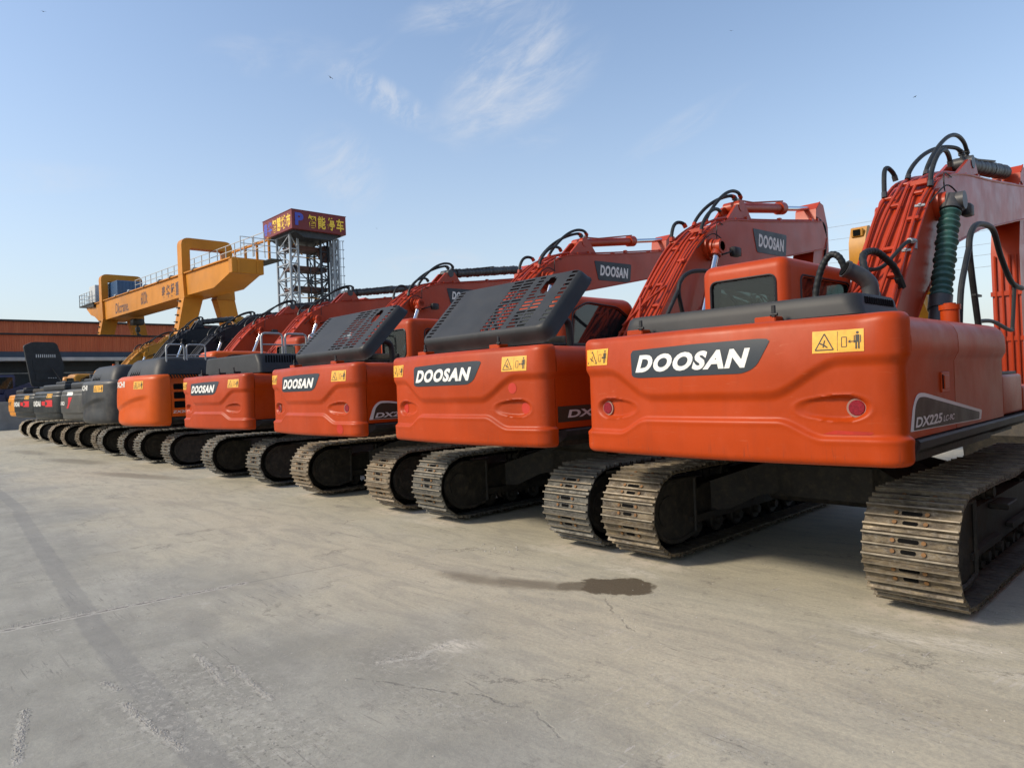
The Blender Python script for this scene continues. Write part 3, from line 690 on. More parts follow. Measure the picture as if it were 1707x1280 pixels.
# ---- working equipment
BK = [(.35, 1.95), (1.0, 2.68), (1.4, 3.12), (1.88, 3.62), (2.21, 3.90), (2.62, 4.14), (3.15, 4.31), (4.23, 4.43), (6.3, 4.70), (6.72, 4.76)]
UN = [(6.92, 4.45), (6.8, 4.22), (3.48, 3.60), (2.75, 3.28), (1.77, 2.60), (.75, 1.72), (.45, 1.62)]
def shiftp(p, ext):
    if ext < 0: t = max(0, (p[0] - 2.6) / 4.2)
    else: t = ss(p[0], 2.55, 3.7)
    return (p[0] + ext * t, p[1] + ext * .12 * t)
def boom(root, col, ext=0.0, hoses='hose', label=None, badge=None, dz=0.0, dark_cyl=False, pipes=True, wrap_m=None, rod=True, arch=1.0, stickcol=None, npipes=5, thick=0.0):
    cm = M[col]
    Z = lambda p: (p[0], p[1] + dz * ss(p[0], .4, 2.4))
    bk = [Z(shiftp(p, ext)) for p in BK]; un = [Z(shiftp((p[0], p[1] - thick * ss(p[0], .8, 2.0) * (1 - ss(p[0], 4.5, 6.9))), ext)) for p in UN]
    bk2 = [(p.x, p.y) for p in spline([Vector((a, b, 0)) for a, b in bk], 4)]
    g = G(); g.prism(bk2 + un, -.28, .28)
    for sg in (-1, 1):      # flange plates standing 2 cm proud along the edges
        g.tube([(sg * .282, a, b + .0) for a, b in bk2], .016, 6)
        g.tube([(sg * .282, a, b) for a, b in un], .014, 6)
    # cylinder foot on the back and stiffeners
    fy = [Z(shiftp(p, ext)) for p in [(3.15, 4.30), (3.55, 4.66), (3.85, 4.70), (4.1, 4.42)]]
    for sg in (-1, 1): g.prism(fy, sg * .10, sg * .15)
    B = Z((2.38, 3.76)); g.cyl((-.34, *B), (.34, *B), .20, n=28); g.cyl((-.40, *B), (.52, *B), .075, n=16)
    g.cyl((-.31, *B), (.40, *B), .14, n=24)
    bo = obj('boom', g, cm, root, 30)
    def back(t, off, x):      # point at length t (0..1) along the back, off above it
        f = t * (len(bk2) - 1); i = min(int(f), len(bk2) - 2); u = f - i
        a = Vector(bk2[i]); b = Vector(bk2[i + 1]); p = a.lerp(b, u); d = (b - a).normalized(); n = Vector((-d.y, d.x)); p += n * off
        return (x, p.x, p.y)
    if pipes:
        g = G()
        for j, (x, t1) in enumerate(((-.235, .62), (-.13, .66), (-.02, .66), (.10, .68), (.23, .58))[:npipes]):
            g.tube([back(.03 + (t1 - .03) * i / 22, .05 + .015 * (j % 2), x + .016 * math.sin(i * .4 + j * 1.7)) for i in range(23)], .021, 8)
        for t, xs_ in ((.07, (-.2, .0)), (.13, (.17,)), (.22, (-.18, .04)), (.30, (.2,)), (.37, (-.08,)), (.43, (-.21, .14)), (.52, (-.05, .2)), (.59, (-.17,))):
            for x in xs_: 
                a = back(t, .045, x); b = back(t + .006, .045, x); d = Vector(b) - Vector(a)
                g.box(a, (.13, .05, .045), .006, rot=Matrix.Rotation(math.atan2(d.z, d.y), 3, 'X'))
        # crossing return pipes low on the back, valve block
        g.tube([back(.08, .09, -.22), back(.14, .10, 0), back(.2, .09, .2)], .018, 8, smooth=4)
        g.tube([back(.03, .07, .18), back(.09, .12, .05), back(.16, .09, -.15)], .018, 8, smooth=4)
        g.box(back(.05, .06, 0), (.3, .12, .08), .01); g.box(back(.49, .07, .12), (.2, .1, .07), .01)
        # pipes along the outer boom
        for x, h in ((-.16, .05), (.20, .045)):
            g.tube([back(.70 + .26 * i / 8, h, x) for i in range(9)], .016, 8)
        for t in (.74, .82, .9, .97): g.box(back(t, .05, .2), (.07, .08, .06), .008); g.box(back(t, .05, -.16), (.07, .08, .06), .008)
        obj('hydraulic_pipes', g, cm, bo)
        s_ = .85 * arch
        def up(p, dx, dy, dz_): return (p[0] + dx, p[1] + dy, p[2] + dz_)
        arcs = []
        def loop(p, q, H, sx, bias=.5):
            p = Vector(p); q = Vector(q); o_ = [p]
            for t in (.04, .14, .28, .42, .56, .70, .83, .93):
                hgt = H * math.sin(math.pi * min(1, t ** (math.log(.5) / math.log(bias)))) ** .62
                o_.append(p.lerp(q, t) + Vector((sx * math.sin(math.pi * t), 0, hgt)))
            return o_ + [q]
        A0 = Z(shiftp((3.72, 4.66), ext))
        arcs.append(loop(back(.56, .07, -.12), (.0, A0[0] + .05, A0[1] + .19), .24 * arch, -.03, .45))
        arcs.append(loop(back(.575, .07, .06), (.04, A0[0] + .2, A0[1] + .19), .40 * arch, .03, .52))
        arcs.append(loop(back(.43, .07, -.235), back(.55, .09, -.235), .30 * arch, -.04, .42))
        arcs.append(loop(back(.445, .07, .27), back(.62, .12, .25), .34 * arch, .03, .42))
        for a in arcs:
            g = G(); g.tube(a, .029, 10, smooth=5); g.mi(1)
            for e, f in ((a[0], a[1]), (a[-1], a[-2])):
                d = (Vector(f) - Vector(e)).normalized() * .07; g.cyl(e, Vector(e) + d, .036, n=8)
            obj('hose', g, [M['rubber'], M['dark_steel'] if dark_cyl else cm], bo)
        # slack hoses hanging between body and boom foot
        if hoses == 'many':
            pts = spline([Vector(p) for p in [(.43, -.25, 2.15), (.39, -.1, 2.45), (.28, .03, 2.61), (.19, .16, 2.78), (.13, .29, 2.94), (.14, .42, 3.0), (.17, .56, 3.01), (.21, .69, 2.95), (.26, .82, 2.85), (.28, .95, 2.69)]], 10)
            g = G(); g.tube(pts, .036, 12, rf=lambda t, i: 1 + .07 * math.sin(i * 1.7)); g.cyl((.27, .9, 2.75), (.28, .98, 2.64), .046, n=8); obj('hose', g, M['rubber'], bo)
            g = G(); g.tube([(.11, .45, 2.82), (.14, .62, 2.83), (.17, .78, 2.88), (.2, .95, 2.98), (.24, 1.12, 3.1), (.26, 1.28, 3.18), (.27, 1.45, 3.21)], .022, 10, smooth=6); g.mi(1)
            g.cyl((.262, 1.34, 3.2), (.272, 1.5, 3.21), .034, n=6); g.cyl((.27, 1.5, 3.22), (.27, 1.49, 3.12), .03, n=6); obj('hose', g, [M['rubber'], M['rail']], bo)
        g = G()
        for t, x in ((.335, .245), (.20, .245)): g.box(back(t, .075, x), (.11, .03, .03), .005, rot=Matrix.Rotation(.2, 3, 'Z')); g.cyl(back(t, .06, x), back(t, .10, x), .018, n=6)
        if hoses == 'many': obj('pipe_clamp', g, M['rail'], bo)
    # lift cylinders
    for sg in (-1, 1):
        xo = .43 if sg > 0 else -.36; a = Vector((xo, 1.25, 1.35)); b = Vector((xo, *B)); d = b - a
        if wrap_m and sg > 0:
            g = G(); g.cyl(a, a + d * .50, .105, n=22); g.cyl(a + d * .44, a + d * .50, .125, n=22); c_ = obj('lift_cylinder', g, M['dark_steel'], root)
            g = G(); pts = [a + d * (.50 + .46 * i / 90) for i in range(91)]
            g.tube(pts, .105, 20, rf=lambda t, i: 1.0 + .16 * math.sin(i * 1.05) + .07 * math.sin(i * .37))
            obj('tarpaulin_wrap', g, wrap_m, c_)
            g = G(); g.cyl(b - d * .05, b + d * .02, .13, n=18); g.cyl((sg * .36, *B), (sg * .58, *B), .11, n=20); obj('rod_eye', g, M['dark_steel'], c_)
        else:
            g = G(); g.cyl(a, a + d * .52, .095, n=22); g.cyl(a + d * .46, a + d * .52, .12, n=22); c_ = obj('lift_cylinder', g, M['black_boom'] if col == 'black_boom' else cm, root)
            g = G(); g.cyl(a + d * .5, b - d * .02, .05, n=18); obj('rod', g, M['chrome'], c_)
            g = G(); g.cyl(b - d * .06, b, .085, n=14); g.cyl((sg * .29, *B), (sg * (.52 if sg > 0 else .41), *B), .115, n=20); obj('rod_eye', g, cm, c_)
    # work lamp on the right flank of the boom
    g = G(); p = (.50, B[0] + .42, B[1] - .05); g.box(p, (.12, .20, .16), .035, 2); g.mi(1); g.box((p[0], p[1] + .102, p[2]), (.1, .008, .13)); g.mi(0)
    g.tube([(.28, p[1] - .35, p[2] - .08), (.45, p[1] - .3, p[2] - .06), (.5, p[1] - .1, p[2])], .015, 6, smooth=4); obj('work_lamp', g, [M['plastic'], M['glass']], bo)
    g = G(); g.tube([back(.60, -.03, .295), (.31, 2.6, B[1] + .42), (.33, 2.55, B[1] + .1)], .008, 6, smooth=6); g.tube([(.30, 2.0, 3.72), (.42, 2.25, 3.95), (.5, 2.45, 3.85)], .009, 6, smooth=6); obj('cable', g, M['rubber'], bo)
    # arm cylinder along the top
    a = Vector((0, *Z(shiftp((3.72, 4.66), ext)))); b = Vector((0, *Z(shiftp((6.78, 5.08), ext)))); d = b - a
    g = G(); g.cyl(a, a + d * .60, .09, n=20); g.cyl(a + d * .55, a + d * .61, .12, n=20); g.cyl(a + Vector((-.16, 0, 0)), a + Vector((.16, 0, 0)), .10, n=16); g.mi(0)
    g.tube([a + Vector((.08, .1, .12)), a + Vector((.1, .5, .14)), a + d * .56 + Vector((.08, 0, .12))], .016, 6)
    if dark_cyl:
        g.tube([a + d * (.10 + .8 * i / 60) for i in range(61)], .115, 14, rf=lambda t, i: 1 + .08 * math.sin(i * 1.9) + .06 * math.sin(i * .7))
    c_ = obj('arm_cylinder', g, M['dark_steel'] if dark_cyl else cm, root)
    g = G(); g.cyl(a + d * .58, b, .048, n=16); obj('rod', g, M['chrome'], c_)
    for q in (.05, .2):
        g = G(); g.cyl(a + Vector((0, q, .08)), a + Vector((q * .2, q, .2)), .03, n=8); g.box(a + Vector((0, q, .16)), (.08, .07, .05), .008); obj('hose_fitting', g, M['dark_steel'], c_)
    # stick with lever end and bucket
    def S(p): q = Z(shiftp(p, ext)); return q
    st = [(6.62, 5.02), (6.80, 5.18), (6.98, 5.14), (7.16, 4.72), (7.17, 4.25), (7.02, 3.6), (6.62, 1.25), (6.36, 1.25), (6.30, 3.6), (6.42, 4.05), (6.55, 4.45)]
    st = [(p[0] + ext, p[1] + ext * .12 + dz) for p in st]
    g = G(); g.prism(st, -.21, .21)
    for x in (-.15, -.05, .06, .15): g.tube([(x, st[-3][0] - .03, st[-3][1] - .05), (x, st[-4][0] - .03, st[-4][1])], .018, 6)
    g.box((0, 6.31 + ext, 3.0), (.46, .05, .08)); g.box((0, 6.34 + ext, 2.2), (.46, .05, .08))
    for a_, b_ in ((st[0], st[1]),): g.tube([(.215, *a_), (.215, *b_)], .012, 6)
    sk = obj('stick', g, M[stickcol] if stickcol else cm, root, 30)
    g = G(); g.tube([(.2, 6.62 + ext, 4.85 + ext * .12 + dz), (.25, 6.9 + ext, 4.7 + dz), (.23, 6.98 + ext, 4.3 + dz), (.22, 6.85 + ext, 3.9 + dz)], .022, 8, smooth=6); obj('hose', g, M['rubber'], sk)
    yb = 6.5 + ext
    poly = [(yb + .15, 1.30), (yb - .15, 1.32), (yb - .75, 1.0), (yb - .95, .55), (yb - .85, .15), (yb - .55, .01), (yb - .1, .01), (yb + .25, .25), (yb + .2, .3), (yb - .15, .1), (yb - .5, .1), (yb - .75, .22), (yb - .83, .55), (yb - .66, .9), (yb - .1, 1.15)]
    g = G(); g.prism(poly, -.55, .55)
    inner = [(yb + .15, 1.30), (yb - .15, 1.32), (yb - .75, 1.0), (yb - .95, .55), (yb - .85, .15), (yb - .55, .01), (yb - .1, .01), (yb + .2, .25)]
    for sg in (-1, 1): g.prism(inner, sg * .55, sg * .58)
    for i in range(5): g.box((-.46 + .23 * i, yb + .3, .27), (.07, .2, .05), .01)
    obj('bucket', g, M['under'], root)
    if badge:
        y0, y1, z0, z1, txt = badge
        g = G(); P = round_poly([(y0 - .02, z1), (y0 + .10, z0), (y1 - .06, z0 + .02), (y1, z1 + .03)], .04, 4)
        g.prism([(a, b) for a, b in P], .283, .288); bd = obj('badge', g, M['badge'], bo)
        vs, fs = fit_text(txt, y0 + .15, y1 - .12, z0 + .10, z1 - .07, bold=.045, slant=.15, spacing=1.1)
        g = G(); g.add([(.2905, a, b) for a, b in vs], fs); obj('lettering', g, M['white'], bo)
    return bo

# ---- rails and mirrors
def front_rail(root, x=1.1):
    g = G()
    g.tube([(x, -.19, 2.14), (x, -.10, 2.45), (x, .10, 2.72), (x, .22, 2.86)], .026, 10, smooth=6)
    g.tube([(x, .45, 2.12), (x, .28, 2.6), (x, .22, 2.86), (x, .32, 3.02), (x, .55, 3.12), (x, .95, 3.16), (x, 1.2, 3.12), (x, 1.45, 2.9), (x, 1.9, 2.66), (x, 2.4, 2.62)], .028, 10, smooth=8)
    g.tube([(x, .42, 2.17), (x, 1.0, 2.19), (x, 1.75, 2.12), (x, 1.88, 2.2), (x, 2.05, 2.66)], .02, 8, smooth=5)
    g.box((x, .42, 2.42), (.04, .22, .02))
    obj('handrail', g, M['rubber'], root)
def hood_rails(root, ys, x=1.0, z0=2.3, z1=2.86, xb=None):
    for a, b in ys:
        g = G(); r = .07
        g.tube([(x, a, z0), (x, a, z1 - r), (x, a + r * .3, z1 - r * .3), (x, a + r, z1), (x, b - r, z1), (x, b - r * .3, z1 - r * .3), (x, b, z1 - r), (x, b, z0)], .021, 8)
        g.tube([(x, a, (z0 + z1) / 2), (x, b, (z0 + z1) / 2)], .014, 8); obj('guard_rail', g, M['rail'], root)

# ---- body shell
def body(root, col, tail, side_front=.2, seams=(-1.31,), zt=2.12, tank=True, skirt=True, skirt_col='skirt', left_to=-.55, upper='full', step=.035, tankcol=None, endplate=True):
    W = tail.W; yst = tail.P[-1].y + .006; ys = [yst] + list(seams) + [side_front]
    sec = [(W - step, 1.275), (W - step, 1.795), (W - step * .6, 1.825), (W - .002, 1.86), (W, 1.93), (W - .006, 2.0), (W - .03, 2.055), (W - .075, 2.095), (W - .13, zt - .008), (W - .18, zt), (.5, zt), (.5, 1.275)]
    for sg in (1, -1):
        yy = ys if sg > 0 else [yst, -1.31, left_to]
        for a, b in zip(yy[:-1], yy[1:]):
            g = G(); p = [(sg * x, z) for x, z in sec]; g.prism(p if sg > 0 else p[::-1], a + .006, b - .006, 'y')
            obj('side_panel', g, M[col], root, 40)
    g = G(); g.box((0, -1.2, 1.17), (2.5, 2.5, .16)); g.box((0, .6, 1.12), (2.2, 2.1, .14)); g.box((0, -1.25, 1.6), (1.0, 2.2, .9)); g.box((0, -1.2, 1.98), (2.2, 2.34, .2)); g.box((-.1, .1, 1.55), (1.0, 1.0, .5), .03)
    g.cyl((0, 0, 1.0), (0, 0, 1.1), .68, n=36)
    for sg in (-1, 1): g.prism([(.05, 1.2), (.95, 1.2), (.75, 1.75), (.45, 2.12), (.15, 2.12)], sg * .34, sg * .40)
    obj('deck_frame', g, M['under'], root)
    g = G(); g.box((0, -1.45, zt - .014), (1.2, 1.9, .028), .004); g.box((.75, -.25, zt - .01), (.8, .7, .02)); obj('top_cover', g, M[col], root)
    if tank:
        tc = M[tankcol or col]
        g = G(); g.box((W - .47, .62, 1.465), (.86, .80, .375), .03, 3); g.box((W - .47, 1.5, 1.4), (.86, .90, .25), .03, 3); tk = obj('fuel_tank', g, tc, root)
        g = G(); g.box((W - .45, .62, 1.665), (.74, .74, .03), .006); g.box((W - .45, .62, 1.69), (.5, .5, .03)); obj('tread_plate', g, M['skirt'], root)
    if skirt:
        sk = [(W - .012, 1.265), (W + .0, 1.25), (W - .005, 1.20), (W - .16, 1.115), (W - .3, 1.115), (W - .3, 1.265)]
        for sg in (1, -1):
            p = [(sg * x, z) for x, z in sk]; g = G(); g.prism(p if sg < 0 else p[::-1], -2.28 if endplate else yst + .01, 1.9, 'y')
            # bevelled end plate that closes the sill against the counterweight
            if endplate: g.add([(sg * (W - .02), -2.385, 1.265), (sg * (W - .02), -2.395, 1.13), (sg * (W - .3), -2.39, 1.125), (sg * (W - .3), -2.385, 1.265),
                   (sg * (W + .0), -2.275, 1.25), (sg * (W - .012), -2.275, 1.264), (sg * (W - .16), -2.275, 1.116), (sg * (W - .3), -2.275, 1.116), (sg * (W - .005), -2.275, 1.20)],
                  [(0, 1, 8, 4, 5), (1, 2, 7, 6, 8), (0, 3, 2, 1)])
            obj('sill', g, M[skirt_col], root, 25)
def counterweight(root, col, key, nq=170, nz=84):
    me = cached(('cw', key, col), lambda: TAILS[key].mesh(G(), nq, nz).mesh('counterweight', [M[col]], 60))
    return link('counterweight', me, root)
def reflector(cw, tail, x, z, r=.055, flat=False):
    p = tail.at(x, z, .004); q = tail.s_of_x(x); _, _, nx, ny = tail.plan(q); n = Vector((nx, ny, 0)) * .6 + Vector((0, -1, 0)) * .4; n.normalize()
    g = G(); p = p - n * .02
    if flat: g.mi(1).cyl(p, p + n * .024, r, n=28)
    else:
        g.cyl(p, p + n * .034, r * 1.18, n=32); g.mi(1).cyl(p + n * .034, p + n * .040, r * .96, r * .86, n=32)
    obj('reflector', g, [M['lamp_ring'], M['touchup'] if flat else M['lamp_red']], cw)
def doosan_badge(cw, tail):
    g = G(); P = round_poly([(-.72, 1.985), (-.70, 1.765), (-.62, 1.752), (.33, 1.755), (.43, 1.80), (.535, 1.995), (.45, 2.003), (-.1, 2.0)], [.03, .03, .04, .05, .05, .03, .03, .02], 4)
    patch(g, tail, P, .0035, .02); obj('badge', g, M['badge'], cw)
    vs, fs = fit_text('DOOSAN', -.655, .385, 1.797, 1.943, bold=.050, slant=.30, spacing=1.14); g = G(); wrap(g, tail, vs, fs, .0055); obj('lettering', g, M['white'], cw)
def doosan(x0, label, hood, ext=0.0, shoe='shoe', cabkind='boxy', badge_y=(3.85, 5.1), boomkw=None, decal='225', lamps='real', extra=None, rails=True, col='orange', gl='glass', hoodkw=None):
    root = thing('excavator', label, 'excavator', (x0, 0, 0), 'excavators parked in one long row'); T = TAILS['doosan']
    undercarriage(root, shoe); body(root, col, T, skirt_col='skirt' if decal != 'dx' else 'skirt')
    cw = counterweight(root, col, 'doosan'); doosan_badge(cw, T)
    obj('warning_decal', warning(T, .82, 1.14, 1.872, 2.022), [M['sticker'], M['ink']], cw)
    obj('warning_decal', warning(T, -1.27, -1.0, 1.88, 2.025), [M['sticker'], M['ink']], cw)
    if lamps == 'real':
        for x in (-1.075, 1.075): reflector(cw, T, x, 1.495)
    elif lamps == 'painted':
        for x in (-1.075, 1.075): reflector(cw, T, x, 1.495, .062, True)
    # decal on the right flank
    W = T.W - .035
    if decal in ('225', 'dx'):
        g = G(); sh = .0 if decal == '225' else .35
        P = round_poly([(-2.36, 1.325), (-2.29, 1.50), (-2.20, 1.575), (-2.06, 1.575), (-.56, 1.375), (-.60, 1.30)], [.01, .1, .08, .08, .02, .01], 4)
        g.prism(P, W + .001, W + .003); g.mi(1)
        P2 = round_poly([(-2.30, 1.330), (-2.25, 1.49), (-2.18, 1.545), (-2.06, 1.548), (-.64, 1.362), (-.665, 1.308)], [.01, .1, .08, .08, .02, .01], 4)
        g.prism([(a, b) for a, b in P2], W + .0035, W + .0045); fl = obj('model_decal', g, [M['silver'], M['ink']], root)
        g = G(); vs, fs = fit_text('DX225', -2.27, -1.66, 1.345, 1.415, bold=.03, slant=.5); g.add([(W + .006, a, b) for a, b in vs], fs)
        vs, fs = fit_text('LC-9C', -1.65, -1.36, 1.348, 1.392, bold=.02, slant=.5); g.add([(W + .006, a, b) for a, b in vs], fs); obj('lettering', g, M['silver'], fl)
    elif decal == 'plate':
        g = G(); g.prism([(-2.36, 1.34), (-2.36, 1.50), (-1.0, 1.50), (-1.0, 1.34)], W + .001, W + .003); fl = obj('model_decal', g, M['ink'], root)
        g = G(); vs, fs = fit_text('DX 225', -2.22, -1.35, 1.38, 1.46, bold=.03, slant=.4); g.add([(W + .005, a, b) for a, b in vs], fs); obj('lettering', g, M['silver'], fl)
    g = G(); g.box((W + .004, -1.57, 1.635), (.012, .19, .15), .004); g.box((W + .012, -1.56, 1.635), (.010, .12, .10), .003); g.mi(1); g.box((W + .006, -1.645, 1.64), (.014, .022, .105)); obj('door_latch', g, [M[col], M['dark']], root)
    if hood == 'closed':
        hood_closed(root, **(hoodkw or dict(slots=16))); brackets(root, M[col])
    elif hood == 'open': hood_open(root, M[col])
    elif hood == 'tall':
        hd = hood_closed(root, 2.14, 2.50, -1.1, 1.22, -2.20, -.6, slope=.18, slots=24); brackets(root, M['plastic'], (-.86, -.1, .5))
    build_cab(root, cabkind, M[col], M[gl])
    kw = dict(badge=(badge_y[0], badge_y[1], 3.86, 4.26, 'DOOSAN'), arch=.66); kw.update(boomkw or {})
    boom(root, 'boom_red', ext, **kw)
    if rails: front_rail(root)
    return root, cw, T

# ================================================================== ground
def ground_material():
    m = bpy.data.materials.new('worn_concrete'); m.use_nodes = True; k = N(m.node_tree); b = k.n['Principled BSDF']
    tc = k.new('ShaderNodeTexCoord'); v = tc.outputs['Object']; X, Y, _ = k.sep(v)
    wob = k.noise(v, 1.6, 5, 0.65, out=1)
    vw = k.vmath('ADD', v, k.vmath('MULTIPLY', k.vmath('SUBTRACT', wob, (.5, .5, .5)), (.35, .35, 0)))
    wx, wy, _ = k.sep(vw)
    big = k.sm(k.noise(v, .28, 5, .6), .35, .68)
    mid = k.sm(k.noise(vw, 1.5, 7, .68), .36, .66)
    swp = k.sm(k.noise(k.scale(v, (1.1, 4.2, 1)), 1.0, 7, .72, .8), .40, .66)         # sweeping scuffs along the row
    fin = k.sm(k.noise(v, 38, 6, .75), .3, .7); grit = k.noise(v, 190, 3, .6)
    warm = k.sm(k.math('ADD', Y, k.math('MULTIPLY', k.noise(v, .5, 3), 4.0)), -3.9, -1.9)
    c = k.mix(big, (.262, .256, .214), (.350, .340, .283))
    c = k.mix(k.math('MULTIPLY', mid, .5), c, (.45, .44, .375))
    c = k.mix(k.math('MULTIPLY', warm, .66), c, (.575, .52, .37))
    c = k.mix(k.math('MULTIPLY', swp, .42), c, (.23, .222, .195))
    c = k.mix(k.math('MULTIPLY', fin, .42), c, (.20, .19, .175))
    c = k.mix(k.sm(grit, .62, .78, 0, .35), c, (.12, .115, .105))
    vo = k.new('ShaderNodeTexVoronoi', feature='DISTANCE_TO_EDGE'); k.put(vo.inputs['Vector'], k.vmath('ADD', v, k.vmath('MULTIPLY', k.vmath('SUBTRACT', k.noise(v, 2.5, 6, .7, out=1), (.5, .5, .5)), (.9, .9, 0)))); vo.inputs['Scale'].default_value = .55
    hair = k.math('MULTIPLY', k.sm(vo.outputs['Distance'], .012, .002), k.sm(k.noise(k.vmath('ADD', v, (4, 9, 0)), .9, 5, .7), .50, .62))
    c = k.mix(k.math('MULTIPLY', hair, .6), c, (.13, .12, .10))
    spk = k.sm(k.noise(v, 75, 3, .8), .63, .70); c = k.mix(k.math('MULTIPLY', spk, .40), c, (.13, .12, .105))
    spk2 = k.sm(k.noise(k.vmath('ADD', v, (7, 1, 0)), 60, 3, .8), .64, .72); c = k.mix(k.math('MULTIPLY', spk2, .45), c, (.50, .47, .41))
    blt = k.sm(k.noise(k.vmath('ADD', v, (2, 6, 0)), 5.5, 8, .8), .56, .66); c = k.mix(k.math('MULTIPLY', blt, .5), c, (.19, .178, .155))
    # chalky worn spots and thin scratches
    sp = k.math('MULTIPLY', k.sm(k.noise(vw, 2.1, 9, .78), .58, .70), k.sm(k.noise(v, .8, 3), .48, .62))
    c = k.mix(k.math('MULTIPLY', sp, .5), c, (.52, .49, .45))
    scr = k.math('MULTIPLY', k.sm(k.noise(k.scale(v, (2.2, 34, 1)), 1.0, 4, .6, 1.6), .60, .66), k.sm(k.noise(v, 1.1, 4), .45, .65))
    c = k.mix(k.math('MULTIPLY', scr, .6), c, (.14, .13, .12))
    scr2 = k.math('MULTIPLY', k.sm(k.noise(k.scale(k.vmath('ADD', v, (9, 3, 0)), (30, 5, 1)), 1.0, 4, .6, 1.2), .61, .66), k.sm(k.noise(v, .9, 4), .5, .66))
    c = k.mix(k.math('MULTIPLY', scr2, .55), c, (.50, .47, .43))
    def seg(a, b_, vx, vy):   # distance to a segment
        ax, ay = a; dx, dy = b_[0] - ax, b_[1] - ay; L2 = dx * dx + dy * dy
        px = k.math('SUBTRACT', vx, ax); py = k.math('SUBTRACT', vy, ay)
        t = k.math('DIVIDE', k.math('ADD', k.math('MULTIPLY', px, dx), k.math('MULTIPLY', py, dy)), L2, clamp=True)
        ex = k.math('SUBTRACT', px, k.math('MULTIPLY', t, dx)); ey = k.math('SUBTRACT', py, k.math('MULTIPLY', t, dy))
        return k.math('SQRT', k.math('ADD', k.math('MULTIPLY', ex, ex), k.math('MULTIPLY', ey, ey))), t
    h = None
    # darker band of newer concrete along the row
    d, _ = seg((-40, -5.05), (-10.7, -5.62), X, Y); d2, _ = seg((-10.7, -5.66), (-3.0, -6.18), X, Y); d3, _ = seg((-3.0, -6.18), (2.5, -6.32), X, Y)
    dd = k.math('ADD', k.math('MINIMUM', k.math('MINIMUM', d, d2), d3), k.math('MULTIPLY', k.math('SUBTRACT', k.noise(v, 6, 4), .5), .06))
    c = k.mix(k.sm(dd, .105, .075, 0, .38), c, (.17, .168, .162))
    # gritty expansion joint crossing the yard
    wy2 = k.noise(v, 9, 5, .7)
    d, _ = seg((-3.95, -9), (-3.50, -4.9), X, Y); dj = k.math('ADD', d, k.math('MULTIPLY', k.math('SUBTRACT', wy2, .5), .12))
    c = k.mix(k.sm(dj, .06, .02, 0, .75), c, (.42, .40, .35)); c = k.mix(k.sm(dj, .018, .004, 0, .85), c, (.13, .12, .11))
    d, _ = seg((-3.50, -4.9), (-3.35, -3.9), X, Y); c = k.mix(k.sm(d, .02, .004, 0, .45), c, (.16, .15, .135))
    # cracks
    cr = None
    for a, b_ in (((-.85, -5.30), (-.1, -4.87)), ((-.1, -4.87), (.25, -4.85)), ((.25, -4.85), (.55, -4.95)), ((-.8, -3.01), (-.06, -3.6)), ((-12, -4.4), (-9, -3.2)), ((-6.3, -4.6), (-5.2, -3.2))):
        d, _ = seg(a, b_, wx, wy); cr = d if cr is None else k.math('MINIMUM', cr, d)
    crm = k.math('MULTIPLY', k.sm(cr, .016, .003), k.sm(k.noise(v, 5, 4, .7), .42, .58)); c = k.mix(k.math('MULTIPLY', crm, .45), c, (.10, .095, .085))
    # scraped ridges near the lens
    vw2 = k.vmath('ADD', v, k.vmath('MULTIPLY', k.vmath('SUBTRACT', k.noise(v, 5, 4, .65, out=1), (.5, .5, .5)), (.09, .09, 0))); X2, Y2, _ = k.sep(vw2)
    sc = None
    for a, b_ in (((-2.0, -6.37), (-1.8, -6.33)), ((-1.57, -6.36), (-1.2, -6.34)), ((-1.2, -6.34), (-.75, -6.29)), ((-2.03, -5.81), (-1.39, -5.86)), ((-1.64, -5.73), (-.99, -5.75)), ((-1.91, -6.78), (-1.57, -6.84)), ((-1.57, -6.84), (-1.23, -6.91)), ((-.96, -5.05), (-.82, -4.82)), ((-.82, -4.82), (-.88, -4.48))):
        d, _ = seg(a, b_, X2, Y2); sc = d if sc is None else k.math('MINIMUM', sc, d)
    scm = k.math('MULTIPLY', k.sm(k.math('ADD', sc, k.math('MULTIPLY', k.math('SUBTRACT', fin, .5), .03)), .034, .008), k.sm(k.noise(v, 20, 6, .8), .34, .55))
    c = k.mix(k.math('MULTIPLY', scm, .62), c, (.50, .48, .42))
    scd = k.math('MULTIPLY', k.sm(k.math('ABSOLUTE', k.math('SUBTRACT', sc, .034)), .010, .002), k.sm(k.noise(v, 16, 5, .8), .48, .60)); c = k.mix(k.math('MULTIPLY', scd, .6), c, (.13, .125, .11))
    def zone(items):
        z = None
        for x_, y_, rx, ry, a_, s_ in items:
            q = k.math('MULTIPLY', blob(x_, y_, rx, ry, a_, .75), s_); z = q if z is None else k.math('MAXIMUM', z, q)
        return z
    def blob(cx, cy, rx, ry, ang, edge=.18):
        px = k.math('SUBTRACT', X, cx); py = k.math('SUBTRACT', Y, cy); ca, sa = math.cos(R(ang)), math.sin(R(ang))
        u = k.math('DIVIDE', k.math('ADD', k.math('MULTIPLY', px, ca), k.math('MULTIPLY', py, sa)), rx)
        w_ = k.math('DIVIDE', k.math('SUBTRACT', k.math('MULTIPLY', py, ca), k.math('MULTIPLY', px, sa)), ry)
        r = k.math('SQRT', k.math('ADD', k.math('MULTIPLY', u, u), k.math('MULTIPLY', w_, w_)))
        r = k.math('ADD', r, k.math('MULTIPLY', k.math('SUBTRACT', k.noise(v, 5.5, 7, .7), .5), 1.1))
        return k.sm(r, 1.0 + edge, 1.0 - edge)
